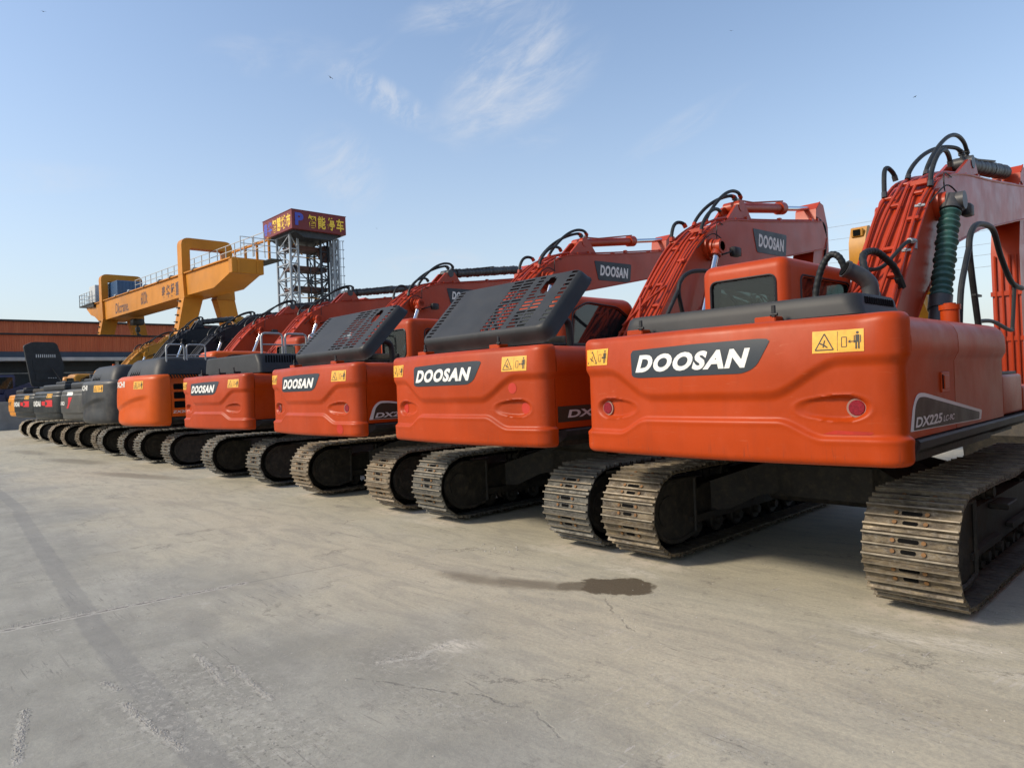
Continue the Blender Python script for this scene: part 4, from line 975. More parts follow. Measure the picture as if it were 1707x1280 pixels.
    rough = zone(((-1.3, -6.05, .75, .40, 0, 1), (-.55, -5.95, .45, .3, 0, 1), (-.85, -4.85, .35, .25, 30, .9), (1.2, -3.23, .28, .10, 0, 1), (1.2, -4.45, .2, .10, 0, 1), (.9, -3.9, .3, .15, 20, .8), (-.2, -5.1, .4, .2, 20, .8), (-7.7, -4.9, .8, .2, 0, .9), (1.7, -3.6, .4, .2, 0, .8), (-4.6, -5.6, .5, .25, 30, .6)))
    cell = k.noise(v, 26, 5, .75); cell2 = k.noise(k.vmath('ADD', v, (5, 5, 0)), 17, 7, .8)
    c = k.mix(k.math('MULTIPLY', k.math('MULTIPLY', rough, k.sm(cell2, .50, .60)), .50), c, (.46, .44, .385))
    c = k.mix(k.math('MULTIPLY', k.math('MULTIPLY', rough, k.sm(cell, .575, .625)), .70), c, (.12, .115, .10))
    chalk = zone(((1.25, -2.52, .30, .10, 0, 1), (1.62, -2.42, .3, .12, 10, 1), (-1.0, -2.35, .35, .10, 0, .9), (-.80, -4.55, .16, .10, 50, 1), (-2.1, -2.25, .35, .08, 0, .8), (2.2, -2.7, .4, .12, 10, .8), (-4.4, -2.2, .4, .08, 0, .7)))
    c = k.mix(k.math('MULTIPLY', k.math('MULTIPLY', chalk, k.sm(k.noise(k.scale(v, (9, 26, 1)), 1.0, 7, .8), .40, .60)), .75), c, (.62, .58, .49))
    # oil stains soaked into the slab
    st = None
    def blob(cx, cy, rx, ry, ang, edge=.18):
        px = k.math('SUBTRACT', X, cx); py = k.math('SUBTRACT', Y, cy); ca, sa = math.cos(R(ang)), math.sin(R(ang))
        u = k.math('DIVIDE', k.math('ADD', k.math('MULTIPLY', px, ca), k.math('MULTIPLY', py, sa)), rx)
        w_ = k.math('DIVIDE', k.math('SUBTRACT', k.math('MULTIPLY', py, ca), k.math('MULTIPLY', px, sa)), ry)
        r = k.math('SQRT', k.math('ADD', k.math('MULTIPLY', u, u), k.math('MULTIPLY', w_, w_)))
        r = k.math('ADD', r, k.math('MULTIPLY', k.math('SUBTRACT', k.noise(v, 5.5, 7, .7), .5), 1.1))
        return k.sm(r, 1.0 + edge, 1.0 - edge)
    for args, s_ in (((-.80, -2.80, .34, .25, 30, .10), .92), ((-1.05, -3.0, .25, .13, 40, .3), .75), ((-1.42, -3.22, .42, .12, 20, .5), .60), ((-1.88, -3.42, .48, .11, 10, .6), .52), ((-14.2, -3.0, 1.8, .25, 14, .5), .45), ((-20.3, -3.1, 1.9, .35, 10, .5), .45),
                     ((-8.9, -3.6, .7, .25, 30, .7), .12), ((-.2, -2.2, .5, .3, 0, .8), .12), ((1.9, -3.4, .6, .2, 10, .7), .15), ((-26, -3.3, 2.0, .3, 5, .6), .35)):
        q = k.math('MULTIPLY', blob(*args), s_); st = q if st is None else k.math('MAXIMUM', st, q)
    c = k.mix(st, c, (.088, .068, .045))
    # pale dust dropped where the tracks stand
    du = None
    for x in (.1, -3.1, -6.65, -10.9, -16.1):
        for sx in (-1.2, 1.2):
            q = blob(x + sx, -1.95, .42, .22, 0, .6); du = q if du is None else k.math('MAXIMUM', du, q)
    c = k.mix(k.math('MULTIPLY', k.math('MULTIPLY', du, k.sm(k.noise(v, 7, 6, .75), .38, .56)), .9), c, (.56, .50, .41))
    k.put(b.inputs['Base Color'], c)
    k.put(b.inputs['Roughness'], k.math('SUBTRACT', k.sm(fin, 0, 1, .86, .70), k.math('MULTIPLY', st, .25)))
    b.inputs['Specular IOR Level'].default_value = 0.3
    bp = k.new('ShaderNodeBump'); bp.inputs['Strength'].default_value = 0.7; bp.inputs['Distance'].default_value = 0.02
    hh = k.math('ADD', k.math('MULTIPLY', k.noise(v, 60, 6, .75), .18), k.math('MULTIPLY', k.noise(vw, 3.2, 7, .7), .5))
    hh = k.math('SUBTRACT', k.math('ADD', hh, k.math('MULTIPLY', scm, .12)), k.math('MULTIPLY', crm, .2))
    k.l.new(hh, bp.inputs['Height']); k.l.new(bp.outputs[0], b.inputs['Normal'])
    return m
GM = ground_material()
g = G(); g.add([(-900, -300, 0), (500, -300, 0), (500, 1200, 0), (-900, 1200, 0)], [(0, 1, 2, 3)]); obj('ground', g, GM, None, 0, kind='structure')
# loose grit lying along the joint, the scrapes and in thin drifts
GR = mat('concrete_grit', (.40, .375, .33), .9, var=.35, vscale=30)
g = G(); rg = random.Random(3)
def stone(x, y, r):
    vs = []
    for z_, rr in ((0, 1.0), (.55, .85), (1.0, .35)):
        for j in range(5):
            a = j * 1.2566 + rg.random() * .6; q = r * rr * rg.uniform(.7, 1.15); vs.append((x + q * math.cos(a), y + q * math.sin(a), z_ * r * .8))
    fs = [(j, (j + 1) % 5, (j + 1) % 5 + 5, j + 5) for j in range(5)] + [(j + 5, (j + 1) % 5 + 5, (j + 1) % 5 + 10, j + 10) for j in range(5)] + [tuple(range(10, 15))]
    g.add(vs, fs)
for i in range(900):
    t = rg.random(); stone(-3.95 + .45 * t + rg.gauss(0, .03), -7.6 + 2.7 * t + rg.gauss(0, .03), rg.uniform(.0015, .006))
for (a, b_, n_, w_) in (((-2.0, -6.37), (-1.8, -6.33), 120, .011), ((-1.57, -6.36), (-1.2, -6.34), 220, .011), ((-1.2, -6.34), (-.75, -6.29), 260, .011), ((-2.03, -5.81), (-1.39, -5.86), 300, .011), ((-1.64, -5.73), (-.99, -5.75), 320, .011), ((-1.91, -6.78), (-1.23, -6.91), 420, .011), ((-.96, -5.05), (-.86, -4.6), 160, .011)):
    for i in range(n_):
        t = rg.random(); stone(a[0] + (b_[0] - a[0]) * t + rg.gauss(0, w_), a[1] + (b_[1] - a[1]) * t + rg.gauss(0, w_), rg.uniform(.0015, .0055))
for i in range(500):
    stone(rg.gauss(-1.1, .35), rg.gauss(-6.05, .18), rg.uniform(.0012, .004))
for i in range(1500):
    x = rg.uniform(-9, 3); y = rg.uniform(-6.6, -1.2)
    if mnoise.noise(Vector((x * .8, y * .8, 0))) > -.05: stone(x, y, rg.uniform(.0015, .006))
for i in range(14): stone(rg.gauss(-2.55, .15), rg.gauss(-2.55, .1), rg.uniform(.005, .013))
obj('grit', g, GR, None, 0, kind='stuff', label='fine loose concrete grit scattered over the yard surface', category='grit')

# ================================================================== the row of machines
ROW = 'excavators parked in one long row'
r1, cw1, T1 = doosan(0.03, 'nearest orange-red excavator with flat closed hood and green-wrapped boom cylinder', 'closed', ext=1.0, shoe='shoe', hoodkw=dict(x1=1.02, y1=-1.38, slope=.05, slots=13),
    boomkw=dict(badge=None, arch=.95, dark_cyl=True, wrap_m=M['green_wrap'], hoses='many'))
g = G(); patch(g, T1, round_poly([(.86, 1.318), (1.16, 1.315), (1.18, 1.335), (.94, 1.345)], .01, 3), .002, .02); obj('paint_patch', g, M['patch1'], cw1)
# exhaust stack, pre-cleaner cup and conduit behind the hood
g = G(); ep = [(.60, -.88, 2.1), (.60, -.88, 2.44), (.58, -.90, 2.53), (.53, -.95, 2.59), (.46, -1.02, 2.64)]
g.tube(ep, .070, 24, smooth=5); g.tube([(.462, -1.018, 2.639), (.445, -1.035, 2.651)], .078, 24); g.mi(1).cyl((.450, -1.030, 2.647), (.442, -1.038, 2.654), .068, n=24); obj('exhaust_pipe', g, [M['dark_steel'], M['dark']], r1)
g = G(); pts = spline([Vector(p) for p in [(.155, -1.0, 2.3), (.175, -1.0, 2.5), (.23, -1.0, 2.69), (.31, -1.0, 2.795), (.39, -1.0, 2.76), (.43, -.96, 2.62)]], 14)
g.tube(pts, .030, 12, rf=lambda t, i: 1 + .06 * math.sin(i * 1.6)); obj('corrugated_conduit', g, M['rubber'], r1)
g = G(); g.cyl((1.05, -.28, 2.08), (1.05, -.28, 2.30), .075, n=24); g.cyl((1.05, -.28, 2.255), (1.05, -.28, 2.30), .086, n=24); g.cyl((1.05, -.28, 2.30), (1.05, -.28, 2.315), .05, n=20); obj('filler_cap', g, M['orange'], r1)
g = G(); g.box((.66, -.95, 2.15), (.10, .16, .10), .01); obj('bracket', g, M['orange'], r1)

r2, cw2, _ = doosan(-3.15, 'orange-red excavator with perforated hood propped open, second from the right', 'open', shoe='shoe_grey', cabkind='round', decal='plate', lamps='painted', gl='glass_dark')
g = G(); p = T1.at(.94, 1.72, .004); _, _, nx, ny = T1.plan(T1.s_of_x(.94)); patch(g, T1, [(.94 + .055 * math.cos(a * .3927), 1.70 + .055 * math.sin(a * .3927)) for a in range(16)], .003, .01); obj('paint_patch', g, M['touchup'], cw2)
r3, cw3, _ = doosan(-6.70, 'orange-red excavator with propped-open perforated hood and dust-brown tracks, third from the right', 'open', shoe='shoe_dirty', lamps='real')
g = G(); patch(g, T1, [(.98 + .07 * math.cos(a * .3927), 1.21 + .07 * math.sin(a * .3927)) for a in range(16)], .003, .01); obj('paint_patch', g, M['touchup'], cw3)
r4, cw4, _ = doosan(-10.95, 'orange-red excavator with tall closed hood and silver guard rails, black arm cylinder above', 'tall', shoe='shoe_grey', lamps='none', decal='none', boomkw=dict(dark_cyl=True, badge=(3.45, 4.6, 3.86, 4.24, 'DOOSAN')), rails=False)
hood_rails(r4, ((-2.05, -1.62), (-1.56, -1.1), (-1.04, -.55)), 1.02, 2.45, 2.88)
g = G(); g.box((.8, -.75, 2.62), (.4, .5, .22), .04, 2); g.cyl((.8, -.75, 2.73), (.8, -.75, 2.80), .1, n=16); obj('air_cleaner', g, M['under'], r4)

def slew(root, deg):      # turn the upper structure on its ring, tracks stay put
    for ch in root.children:
        if ch.name.split('.')[0] not in ('track', 'track_frame', 'sprocket', 'idler', 'car_body'): ch.rotation_euler[2] = R(deg)
def bigtext(cw, tail, body_, x0, x1, z0, z1, m_, slant=.0, bold=.03, off=.004):
    vs, fs = fit_text(body_, x0, x1, z0, z1, bold=bold, slant=slant); g = G(); wrap(g, tail, vs, fs, off); obj('lettering', g, m_, cw)
def other(x0, label, kind, cwcol, bodycol, boomcol, cabcol, shoe='shoe_grey', dz=.12, cab='round', ext=0.0, stickcol=None, hood='dome', rail_ys=(), dark=True, hoodmat='hood_grey', pipes=True, dy=0.0, tankcol=None):
    root = thing('excavator', label, 'excavator', (x0, dy, 0), ROW); T = TAILS[kind]
    undercarriage(root, shoe); body(root, bodycol, T, skirt_col='skirt', zt=T.zt - .02, step=-.018, endplate=False, tankcol=tankcol)
    cw = counterweight(root, cwcol, kind, 120, 50)
    if hood == 'dome':
        z0 = T.zt; xs = (-1.1, 1.15); lv = []
        g = G()
        def ring(i, z, r): return [(p[0], p[1], z) for p in round_poly([(xs[0] + i, -2.45 + i), (xs[1] - i, -2.45 + i), (xs[1] - i, -.9), (xs[0] + i, -.9)], [r, r, .02, .02], 6)]
        lv = [ring(0, z0, .3), ring(.03, z0 + .12, .3), ring(.14, z0 + .36, .28), ring(.22, z0 + .42, .25), ring(.34, z0 + .44, .2)]; n = len(lv[0])
        vs = [p for q in lv for p in q]; fs = [(j * n + i, j * n + (i + 1) % n, (j + 1) * n + (i + 1) % n, (j + 1) * n + i) for j in range(4) for i in range(n)] + [tuple(range(4 * n, 5 * n)), tuple(reversed(range(n)))]
        g.add(vs, fs)
        for i in range(5): g.bar((-.6 + i * .14, -2.46, z0 + .02), (-.56 + i * .14, -2.28, z0 + .37), .05, .02)
        obj('hood', g, M[hoodmat], root, 40)
    elif hood == 'low':
        g = G(); g.box((.1, -1.6, T.zt + .12), (2.1, 1.5, .24), .07, 3); g.box((.2, -1.9, T.zt + .28), (.9, .5, .12), .04, 2); obj('hood', g, M[hoodmat], root, 40)
    hood_rails(root, rail_ys, 1.0, 2.5, 3.02)
    build_cab(root, cab, M[cabcol], M['glass_dark'])
    boom(root, boomcol, ext, badge=None, dz=dz, dark_cyl=dark, stickcol=stickcol, arch=.5, npipes=3, thick=.22)
    return root, cw, T
def side_vents(root, T, zs=((1.92, 2.06), (1.70, 1.86), (1.48, 1.64))):
    W = T.W + .018
    g = G()
    for a, b_ in zs:
        y_ = T.P[-1].y + .07; g.prism(round_poly([(y_, a), (-1.4, a), (-1.4, b_), (y_, b_)], .03, 3), W + .001 if a < 1.86 else T.W + .003, W + .004 if a < 1.86 else T.W + .006)
    obj('side_vent', g, M['dark'], root)
    g = G()
    for i in range(22): g.box((T.W - .09, T.P[-1].y + .06 + i * .07, T.zt - .045), (.16, .022, .02), rot=Matrix.Rotation(.62, 3, 'Y'))
    obj('louvre', g, M['dark'], root)

r5, cw5, TH = other(-16.1, 'bright orange excavator with rounded tail and three black side vents', 'hitachi', 'orange2', 'orange2', 'boom_red', 'orange2', rail_ys=((-2.16, -1.74), (-1.68, -1.22)))
side_vents(r5, TH); bigtext(cw5, TH, 'HITACHI', -1.22, .0, 2.02, 2.17, M['white'])
obj('warning_decal', warning(TH, .50, .88, 1.96, 2.15), [M['sticker'], M['ink']], cw5)
g = G(); vs, fs = fit_text('ZX200', -2.2, -1.8, 1.36, 1.42, bold=.01, slant=.2); g.add([(TH.W + .021, a, b_) for a, b_ in vs], fs); obj('lettering', g, M['white'], r5)
r6, cw6, _ = other(-20.1, 'excavator with rounded dark grey tail beside the bright orange one', 'hitachi', 'grey_paint', 'grey_paint', 'boom_red', 'orange', rail_ys=())
bigtext(cw6, TH, 'HITACHI', -1.22, .05, 2.02, 2.17, M['white']); obj('warning_decal', warning(TH, .50, .95, 1.96, 2.15), [M['sticker'], M['ink']], cw6)
r7, cw7, TY = other(-23.9, 'olive-grey tailed excavator with a red slanted emblem', 'hyundai', 'grey2', 'grey2', 'black_boom', 'yellow', shoe='shoe', hood='low', dy=.12)
bigtext(cw7, TY, 'SUNRO', -1.1, -.2, 1.60, 1.73, M['white'])
g = G(); patch(g, TY, [(.0, 1.50), (.18, 1.50), (.50, 1.86), (.18, 1.86), (.24, 1.80), (.15, 1.62)], .004, .02); obj('emblem', g, M['red'], cw7)
g = G(); patch(g, TY, [(.02, 1.92), (.50, 1.92), (.50, 2.03), (.02, 2.03)], .004, .02); obj('badge', g, M['white'], cw7)
def hyundai(x0, label, **kw):
    root, cw, T = other(x0, label, 'hyundai', 'black_paint', 'black_paint', kw.pop('boomc', 'black_boom'), 'yellow', **kw)
    bigtext(cw, T, 'HYUNDAI', -1.30, .02, 1.58, 1.78, M['white'], bold=.04)
    g = G(); patch(g, T, [(.44, 1.56), (.88, 1.56), (.88, 1.80), (.44, 1.80)], .004, .02); patch(g, T, [(.14, 1.62), (.40, 1.60), (.40, 1.76), (.14, 1.76)], .004, .02); g.mi(1); patch(g, T, [(.40, 1.61), (.56, 1.63), (.56, 1.73), (.40, 1.75)], .006, .02); obj('emblem', g, [M['red'], M['ink']], cw)
    obj('warning_decal', warning(T, .50, .86, 1.88, 2.02), [M['sticker'], M['ink']], cw)
    return root, cw, T
r8, cw8, _ = hyundai(-27.5, 'black-tailed excavator with red square emblem and low box hood', shoe='shoe_dirty', hood='low', dy=-.1, ext=-1.7, dz=.3, stickcol='yellow')
r9, cw9, _ = hyundai(-33.4, 'black-tailed excavator with tall engine door standing open and pale muddy tracks', boomc='yellow', shoe='shoe_mud', hood='none', dz=.1, dark=False, dy=.05)
# upright engine door of the ninth machine
g = G()
P = round_poly([(-2.1, 2.42), (-.95, 2.42), (-.80, 3.3), (-1.08, 4.40), (-2.02, 4.40), (-2.36, 4.22)], [.15, .15, .1, .2, .1, .1], 5)
g.prism(P, -.62, -.50); g.prism(round_poly([(-1.95, 2.7), (-1.15, 2.7), (-1.12, 3.0), (-1.95, 3.0)], .05), -.50, -.47); g.prism(round_poly([(-2.0, 3.1), (-1.1, 3.1), (-1.15, 3.6), (-2.05, 3.6)], .05), -.50, -.48); g.box((-.50, -1.5, 4.0), (.03, .9, .04))
g.mi(1)
for i in range(10): g.box((-.474, -1.9 + i * .08, 3.78), (.012, .035, .14))
for i in range(4): g.box((-.466, -1.45 + i * .09, 2.8), (.012, .05, .025))
obj('engine_door', g, [M['hood_grey'], M['silver']], r9, label='tall grey engine door standing open')
g = G(); g.box((0, -1.5, 2.2), (1.6, 1.0, .25), .06, 2); g.tube([(.2, -1.1, 2.2), (.4, -1.2, 2.5), (-.45, -1.3, 3.2)], .025, 8); obj('engine', g, M['under'], r9)
# big amber machine past the end of the row
r10, cw10, _ = other(-37.6, 'amber-yellow excavator at the far end, partly behind a black tail', 'hyundai', 'yellow2', 'yellow2', 'yellow', 'yellow2', shoe='shoe_mud', hood='low', dz=-.6, dark=False, dy=.3)
bigtext(cw10, TY, 'SANY', -.9, .5, 1.62, 1.80, M['ink'])
g = G(); g.cyl((.6, -.6, 2.2), (.6, -.6, 2.75), .07, n=12); obj('exhaust_pipe', g, M['rail'], r10)
# exhaust and beacon odds on the far machines
g = G(); g.cyl((-.5, .0, 2.97), (-.5, .0, 3.02), .05, n=12); g.cyl((-.5, .0, 3.02), (-.5, .0, 3.14), .07, .05, n=14); obj('beacon', g, M['orange2'], r8)
for rr, x in ((r5, .7), (r7, .6), (r8, .6)):
    g = G(); g.cyl((x, -1.25, 2.3), (x, -1.25, 2.72), .06, n=14); obj('exhaust_pipe', g, M['dark_steel'], rr)

for q, a in ((r4, 5), (r5, 4), (r6, 4), (r7, 5), (r8, 9), (r9, 9)): slew(q, a)
# unseen copy beside the nearest machine, added to block sky light on its flank
def copy_tree(o, parent=None):
    c = o.copy(); C.objects.link(c)
    if parent is not None: c.parent = parent
    for ch in list(o.children): copy_tree(ch, c)
    return c
r0 = copy_tree(r1); r0.location = (3.9, .02, 0); r0['label'] = 'added orange-red excavator copy, out of view, shading the green-wrapped one'

# ================================================================== machines beyond the row
def distant(x, y, rz, label, bodycol, dz=0.0, name='excavator'):
    root = thing(name, label, 'excavator', (x, y, 0), 'excavators standing behind the row'); root.rotation_euler = (0, 0, R(rz))
    undercarriage(root, 'shoe_dirty'); body(root, bodycol, TAILS['hyundai'], zt=2.10); counterweight(root, bodycol, 'hyundai', 120, 50)
    hood_closed(root); build_cab(root, 'boxy', M[bodycol], M['glass_dark']); boom(root, bodycol, 0.0, badge=None, dz=dz)
    return root
# ================================================================== gantry crane
CY = mat('crane_yellow_paint', (.50, .195, .018), .5, var=.2, vscale=.3, streak=.35, spec=.22)
CI = mat('crane_lettering', (.10, .045, .03), .6, var=.1)
BL = mat('blue_machine_house', (.035, .10, .21), .5, var=.15, vscale=.6)
WC = mat('white_cab_sheet', (.50, .52, .52), .5, var=.12, vscale=.5)
cr = thing('gantry_crane', 'yellow gantry crane with portal frames, walkway railing and blue winch house', 'crane', (-54.0, 9.4, 0))
def crn(name, g, m_, p=cr, ang=30, **kw):
    g.v = [q - Vector((-54.0, 9.4, -.029 * (-44.6 - q.x) * min(1, q.z / 8))) for q in g.v]; return obj(name, g, m_, p, ang, **kw)
Y0, Y1 = 7.76, 11.05
g = G()
prof = [(-71.8, 9.5), (-70.2, 8.85), (-68.8, 8.6), (-67.2, 8.05), (-66.0, 7.98), (-64.5, 8.1), (-46, 8.3), (-39.3, 8.34), (-36.75, 8.95), (-36.75, 9.72), (-71.8, 9.72)]
g.prism(prof, 7.95, 9.75, 'y'); g.box((-54, 8.85, 9.76), (35.4, 2.05, .07)); gd = crn('girder', g, CY)
g = G(); g.box((-36.45, 8.8, 9.32), (.5, 1.86, .84), .03); crn('end_beam', g, CY)
for y in (8.25, 9.35):
    g = G(); g.box((-36.18, y, 9.32), (.04, .12, .8), .01); crn('stiffener', g, CY)
for xp in (-44.6, -65.6):
    g = G(); wd = .42
    outl = round_poly([(Y0 - .0, 7.9), (Y0 - .0, 12.1), (Y1 + .0, 12.1), (Y1 + .0, 7.9)], [0, .55, .55, 0], 6)
    inn = round_poly([(Y1 - .55, 9.9), (Y1 - .55, 11.5), (Y0 + .55, 11.5), (Y0 + .55, 9.9)], [0, .15, .15, 0], 4)
    # portal as three boxes with bevelled corners
    ring_o = round_poly([(Y0, 9.7), (Y0, 12.1), (Y1, 12.1), (Y1, 9.7)], [0, .5, .5, 0], 6); ring_i = round_poly([(Y0 + .52, 9.7), (Y0 + .52, 11.45), (Y1 - .52, 11.45), (Y1 - .52, 9.7)], [0, .12, .12, 0], 6)
    n = len(ring_o); vs = [(xp + s_ * wd, p[0], p[1]) for s_ in (-1, 1) for p in ring_o + ring_i]; fs = []
    for i in range(n - 1):
        fs += [(i, i + 1, n + i + 1, n + i), (2 * n + i, 3 * n + i, 3 * n + i + 1, 2 * n + i + 1), (i, 2 * n + i, 2 * n + i + 1, i + 1), (n + i, n + i + 1, 3 * n + i + 1, 3 * n + i)]
    fs += [(0, n, 3 * n, 2 * n), (n - 1, 3 * n - 1, 4 * n - 1, 2 * n - 1)]
    g.add(vs, fs)
    pf = crn('portal_frame', g, CY)
    for ya, sg in ((Y0, -1), (Y1, 1)):
        g = G(); lo = 8.15; a = ya; b_ = ya - sg * .52; c_ = ya - sg * 1.25
        g.add([(xp - wd, a, 9.69), (xp + wd, a, 9.69), (xp + wd, b_, 9.69), (xp - wd, b_, 9.69), (xp - .45, a, lo), (xp + .62, a, lo), (xp + .62, c_, lo), (xp - .45, c_, lo)], [(0, 1, 2, 3), (7, 6, 5, 4), (0, 4, 5, 1), (1, 5, 6, 2), (2, 6, 7, 3), (3, 7, 4, 0)])
        crn('leg_saddle', g, CY)
    for ya, sg in ((Y0, -1), (Y1, 1)):
        g = G(); z1 = 8.14; z0 = .4; sp = 1.5
        v8 = [(xp - .42, ya, z1), (xp + .55, ya, z1), (xp + .55, ya - sg * 1.2, z1), (xp - .42, ya - sg * 1.2, z1), (xp - .3, ya + sg * sp, z0), (xp + .35, ya + sg * sp, z0), (xp + .35, ya + sg * (sp - .6), z0), (xp - .3, ya + sg * (sp - .6), z0)]
        g.add(v8, [(0, 1, 2, 3), (7, 6, 5, 4), (0, 4, 5, 1), (1, 5, 6, 2), (2, 6, 7, 3), (3, 7, 4, 0)])
        leg = crn('leg', g, CY)
        g = G()
        for i in range(16):
            t = i / 16; z = z1 - .15 - (z1 - z0) * t * .95
            g.box((xp - .1, ya + sg * (sp * t * .95 + .10), z), (.4, .12, .06))
        crn('rung', g, M['ink'], leg)
g = G(); g.box((-54, Y0 - 1.5, .25), (24, .5, .5), .05); crn('travel_beam', g, CY); g = G(); g.box((-54, Y1 + 1.5, .25), (24, .5, .5), .05); crn('travel_beam', g, CY)
def railing(name, a, b, z, h, n, r, m_, mids=(.33, .66)):
    g = G(); a = Vector(a); b = Vector(b)
    for i in range(n + 1):
        p = a.lerp(b, i / n); g.bar((p.x, p.y, z), (p.x, p.y, z + h), r)
    for f in (1.0,) + mids: g.bar((a.x, a.y, z + h * f), (b.x, b.y, z + h * f), r * .8)
    return crn(name, g, m_)
RG = mat('pale_rail_paint', (.42, .44, .44), .5, var=.1)
railing('handrail', (-62.6, 9.8), (-36.2, 9.8), 10.2, 1.2, 18, .05, RG)
railing('handrail', (-35.7, 8.2), (-35.7, 10.3), 9.8, 1.1, 3, .045, RG)
g = G(); g.bar((-41.5, 10.0, 10.95), (-35.9, 10.0, 10.95), .11)
for x in (-36.0, -37.7, -39.4, -41.1): g.bar((x, 10.0, 9.7), (x, 10.0, 10.95), .12); g.box((x, 10.0, 11.03), (.3, .16, .1), .02)
crn('catwalk_frame', g, CY)
g = G(); g.box((-37.6, 10.15, 9.72), (4.6, .75, .06)); crn('catwalk', g, M['under'])
g = G()
_ = 0
for x in (-61, -57, -53, -49.5, -47, -42.5):
    g = G(); g.box((x, 7.95, 9.86), (.5, .34, .12), .03, 2); g.box((x, 7.8, 9.8), (.3, .1, .1), .02); crn('lamp', g, M['rail'])
g = G(); g.box((-65.2, 9.45, 10.6), (4.4, 2.0, 1.55), .04)
for i in range(14): g.box((-67.2 + i * .3, 8.44, 10.6), (.05, .02, 1.4))
for i in range(7): g.box((-62.98, 8.65 + i * .27, 10.6), (.03, .05, 1.4))
g.box((-68.0, 9.45, 10.5), (.8, 1.7, 1.3), .03); crn('winch_house', g, BL)
g = G(); g.box((-70.4, 8.9, 10.75), (2.2, 1.5, 1.7), .03)
for i in range(7): g.box((-69.28, 8.3 + i * .2, 10.75), (.02, .04, 1.6))
crn('control_cabin', g, WC)
g = G(); g.box((-70.9, 8.9, 9.83), (5.4, 2.4, .12)); g.prism([(-73.6, 9.77), (-68.2, 9.77), (-68.2, 9.45)], 7.75, 10.0, 'y'); crn('platform', g, M['under'])
railing('handrail', (-73.6, 7.75), (-68.6, 7.75), 9.85, 1.1, 5, .05, RG); railing('handrail', (-73.6, 7.75), (-73.6, 10.0), 9.85, 1.1, 3, .05, RG)
# hook block between the girders
g = G(); g.box((-61.0, 9.4, 7.7), (1.0, .9, .5), .1, 2); g.cyl((-60.9, 9.4, 7.5), (-60.9, 9.4, 7.0), .09, n=10); g.box((-60.9, 9.4, 7.1), (.34, .34, .4), .08, 2)
g.tube([(-60.9, 9.4, 6.95), (-60.9, 9.4, 6.75), (-60.9, 9.62, 6.55), (-60.9, 9.60, 6.25), (-60.9, 9.36, 6.12), (-60.9, 9.12, 6.25), (-60.9, 9.08, 6.45)], .1, 10, smooth=5); crn('hook_block', g, M['ink'])
def front_text(body_, x0, x1, z0, z1, m_, bold=.02, slant=.0, p=None):
    vs, fs = fit_text(body_, x0, x1, z0, z1, bold=bold, slant=slant); g = G(); g.add([(a, 7.944, b_) for a, b_ in vs], fs); return crn('lettering', g, m_, gd)
front_text('Dkcrane.', -61.6, -57.6, 8.35, 9.2, CI, slant=.12); front_text('60/20t', -54.3, -52.6, 8.5, 9.45, CI, slant=.05)
for i, ch in enumerate('泰华起重'): front_text(ch, -49.2 + i * .98, -48.4 + i * .98, 8.5, 9.4, CI, bold=.03)

# ================================================================== parking tower
TX, TY0, TY1 = -67.8, 26.9, 33.5
tw = thing('parking_tower', 'tall steel carousel parking tower under a dark red sign box', 'tower', (-71.5, 30.2, 0))
def twr(name, g, m_, p=tw, ang=30, **kw):
    g.v = [q - Vector((-71.5, 30.2, 0)) for q in g.v]; return obj(name, g, m_, p, ang, **kw)
SB = mat('sign_box_red', (.16, .013, .013), .5, var=.12, vscale=.4); STL = mat('galvanised_lattice', (.28, .30, .32), .45, metal=.2, var=.15, vscale=.8)
DST = mat('dark_tower_steel', (.025, .028, .034), .55, var=.2, vscale=.8); RUS = mat('rusty_car_pallet', (.085, .035, .025), .7, var=.3, vscale=1.5)
YL = mat('sign_yellow_lettering', (.85, .55, .04), .5, var=.05); BLU = mat('sign_blue_lettering', (.06, .08, .42), .5, var=.05)
g = G(); g.box(((TX - 75.3) / 2, (TY0 + TY1) / 2, 20.65), (7.5, 6.6, 2.1), .03); g.box(((TX - 75.3) / 2, (TY0 + TY1) / 2, 21.72), (7.6, 6.7, .06)); sb = twr('sign_box', g, SB)
g = G()
for i in range(7): g.box(((TX - 75.3) / 2, TY0 + .6 + i * .9, 19.5), (6.6, .22, .24))
g.prism([(TY0 + .3, 19.6), (TY1 - .3, 19.6), (TY1 - 1.6, 18.9), (TY0 + 1.6, 18.9)], TX - .5, -74.6); twr('ceiling_frame', g, DST)
def sgn(body_, a0, a1, z0, z1, m_, face, bold=.02):
    vs, fs = fit_text(body_, a0, a1, z0, z1, bold=bold); g = G()
    g.add([(a, TY0 - .006, b_) if face == 'front' else (TX + .056, a, b_) for a, b_ in vs], fs); twr('lettering', g, m_, sb)
for i, ch in enumerate('春华'): sgn(ch, -75.0 + i * 1.15, -74.0 + i * 1.15, 19.95, 21.35, BLU, 'front', .03)
for i, ch in enumerate('智慧城市'): sgn(ch, -72.7 + i * 1.18, -71.68 + i * 1.18, 19.9, 21.4, YL, 'front', .03)
sgn('P', TY0 + .35, TY0 + 1.35, 20.0, 21.4, BLU, 'side', .05)
for i, ch in enumerate('智能停车'): sgn(ch, TY0 + 1.9 + i * 1.15, TY0 + 2.85 + i * 1.15, 19.9, 21.35, YL, 'side', .03)
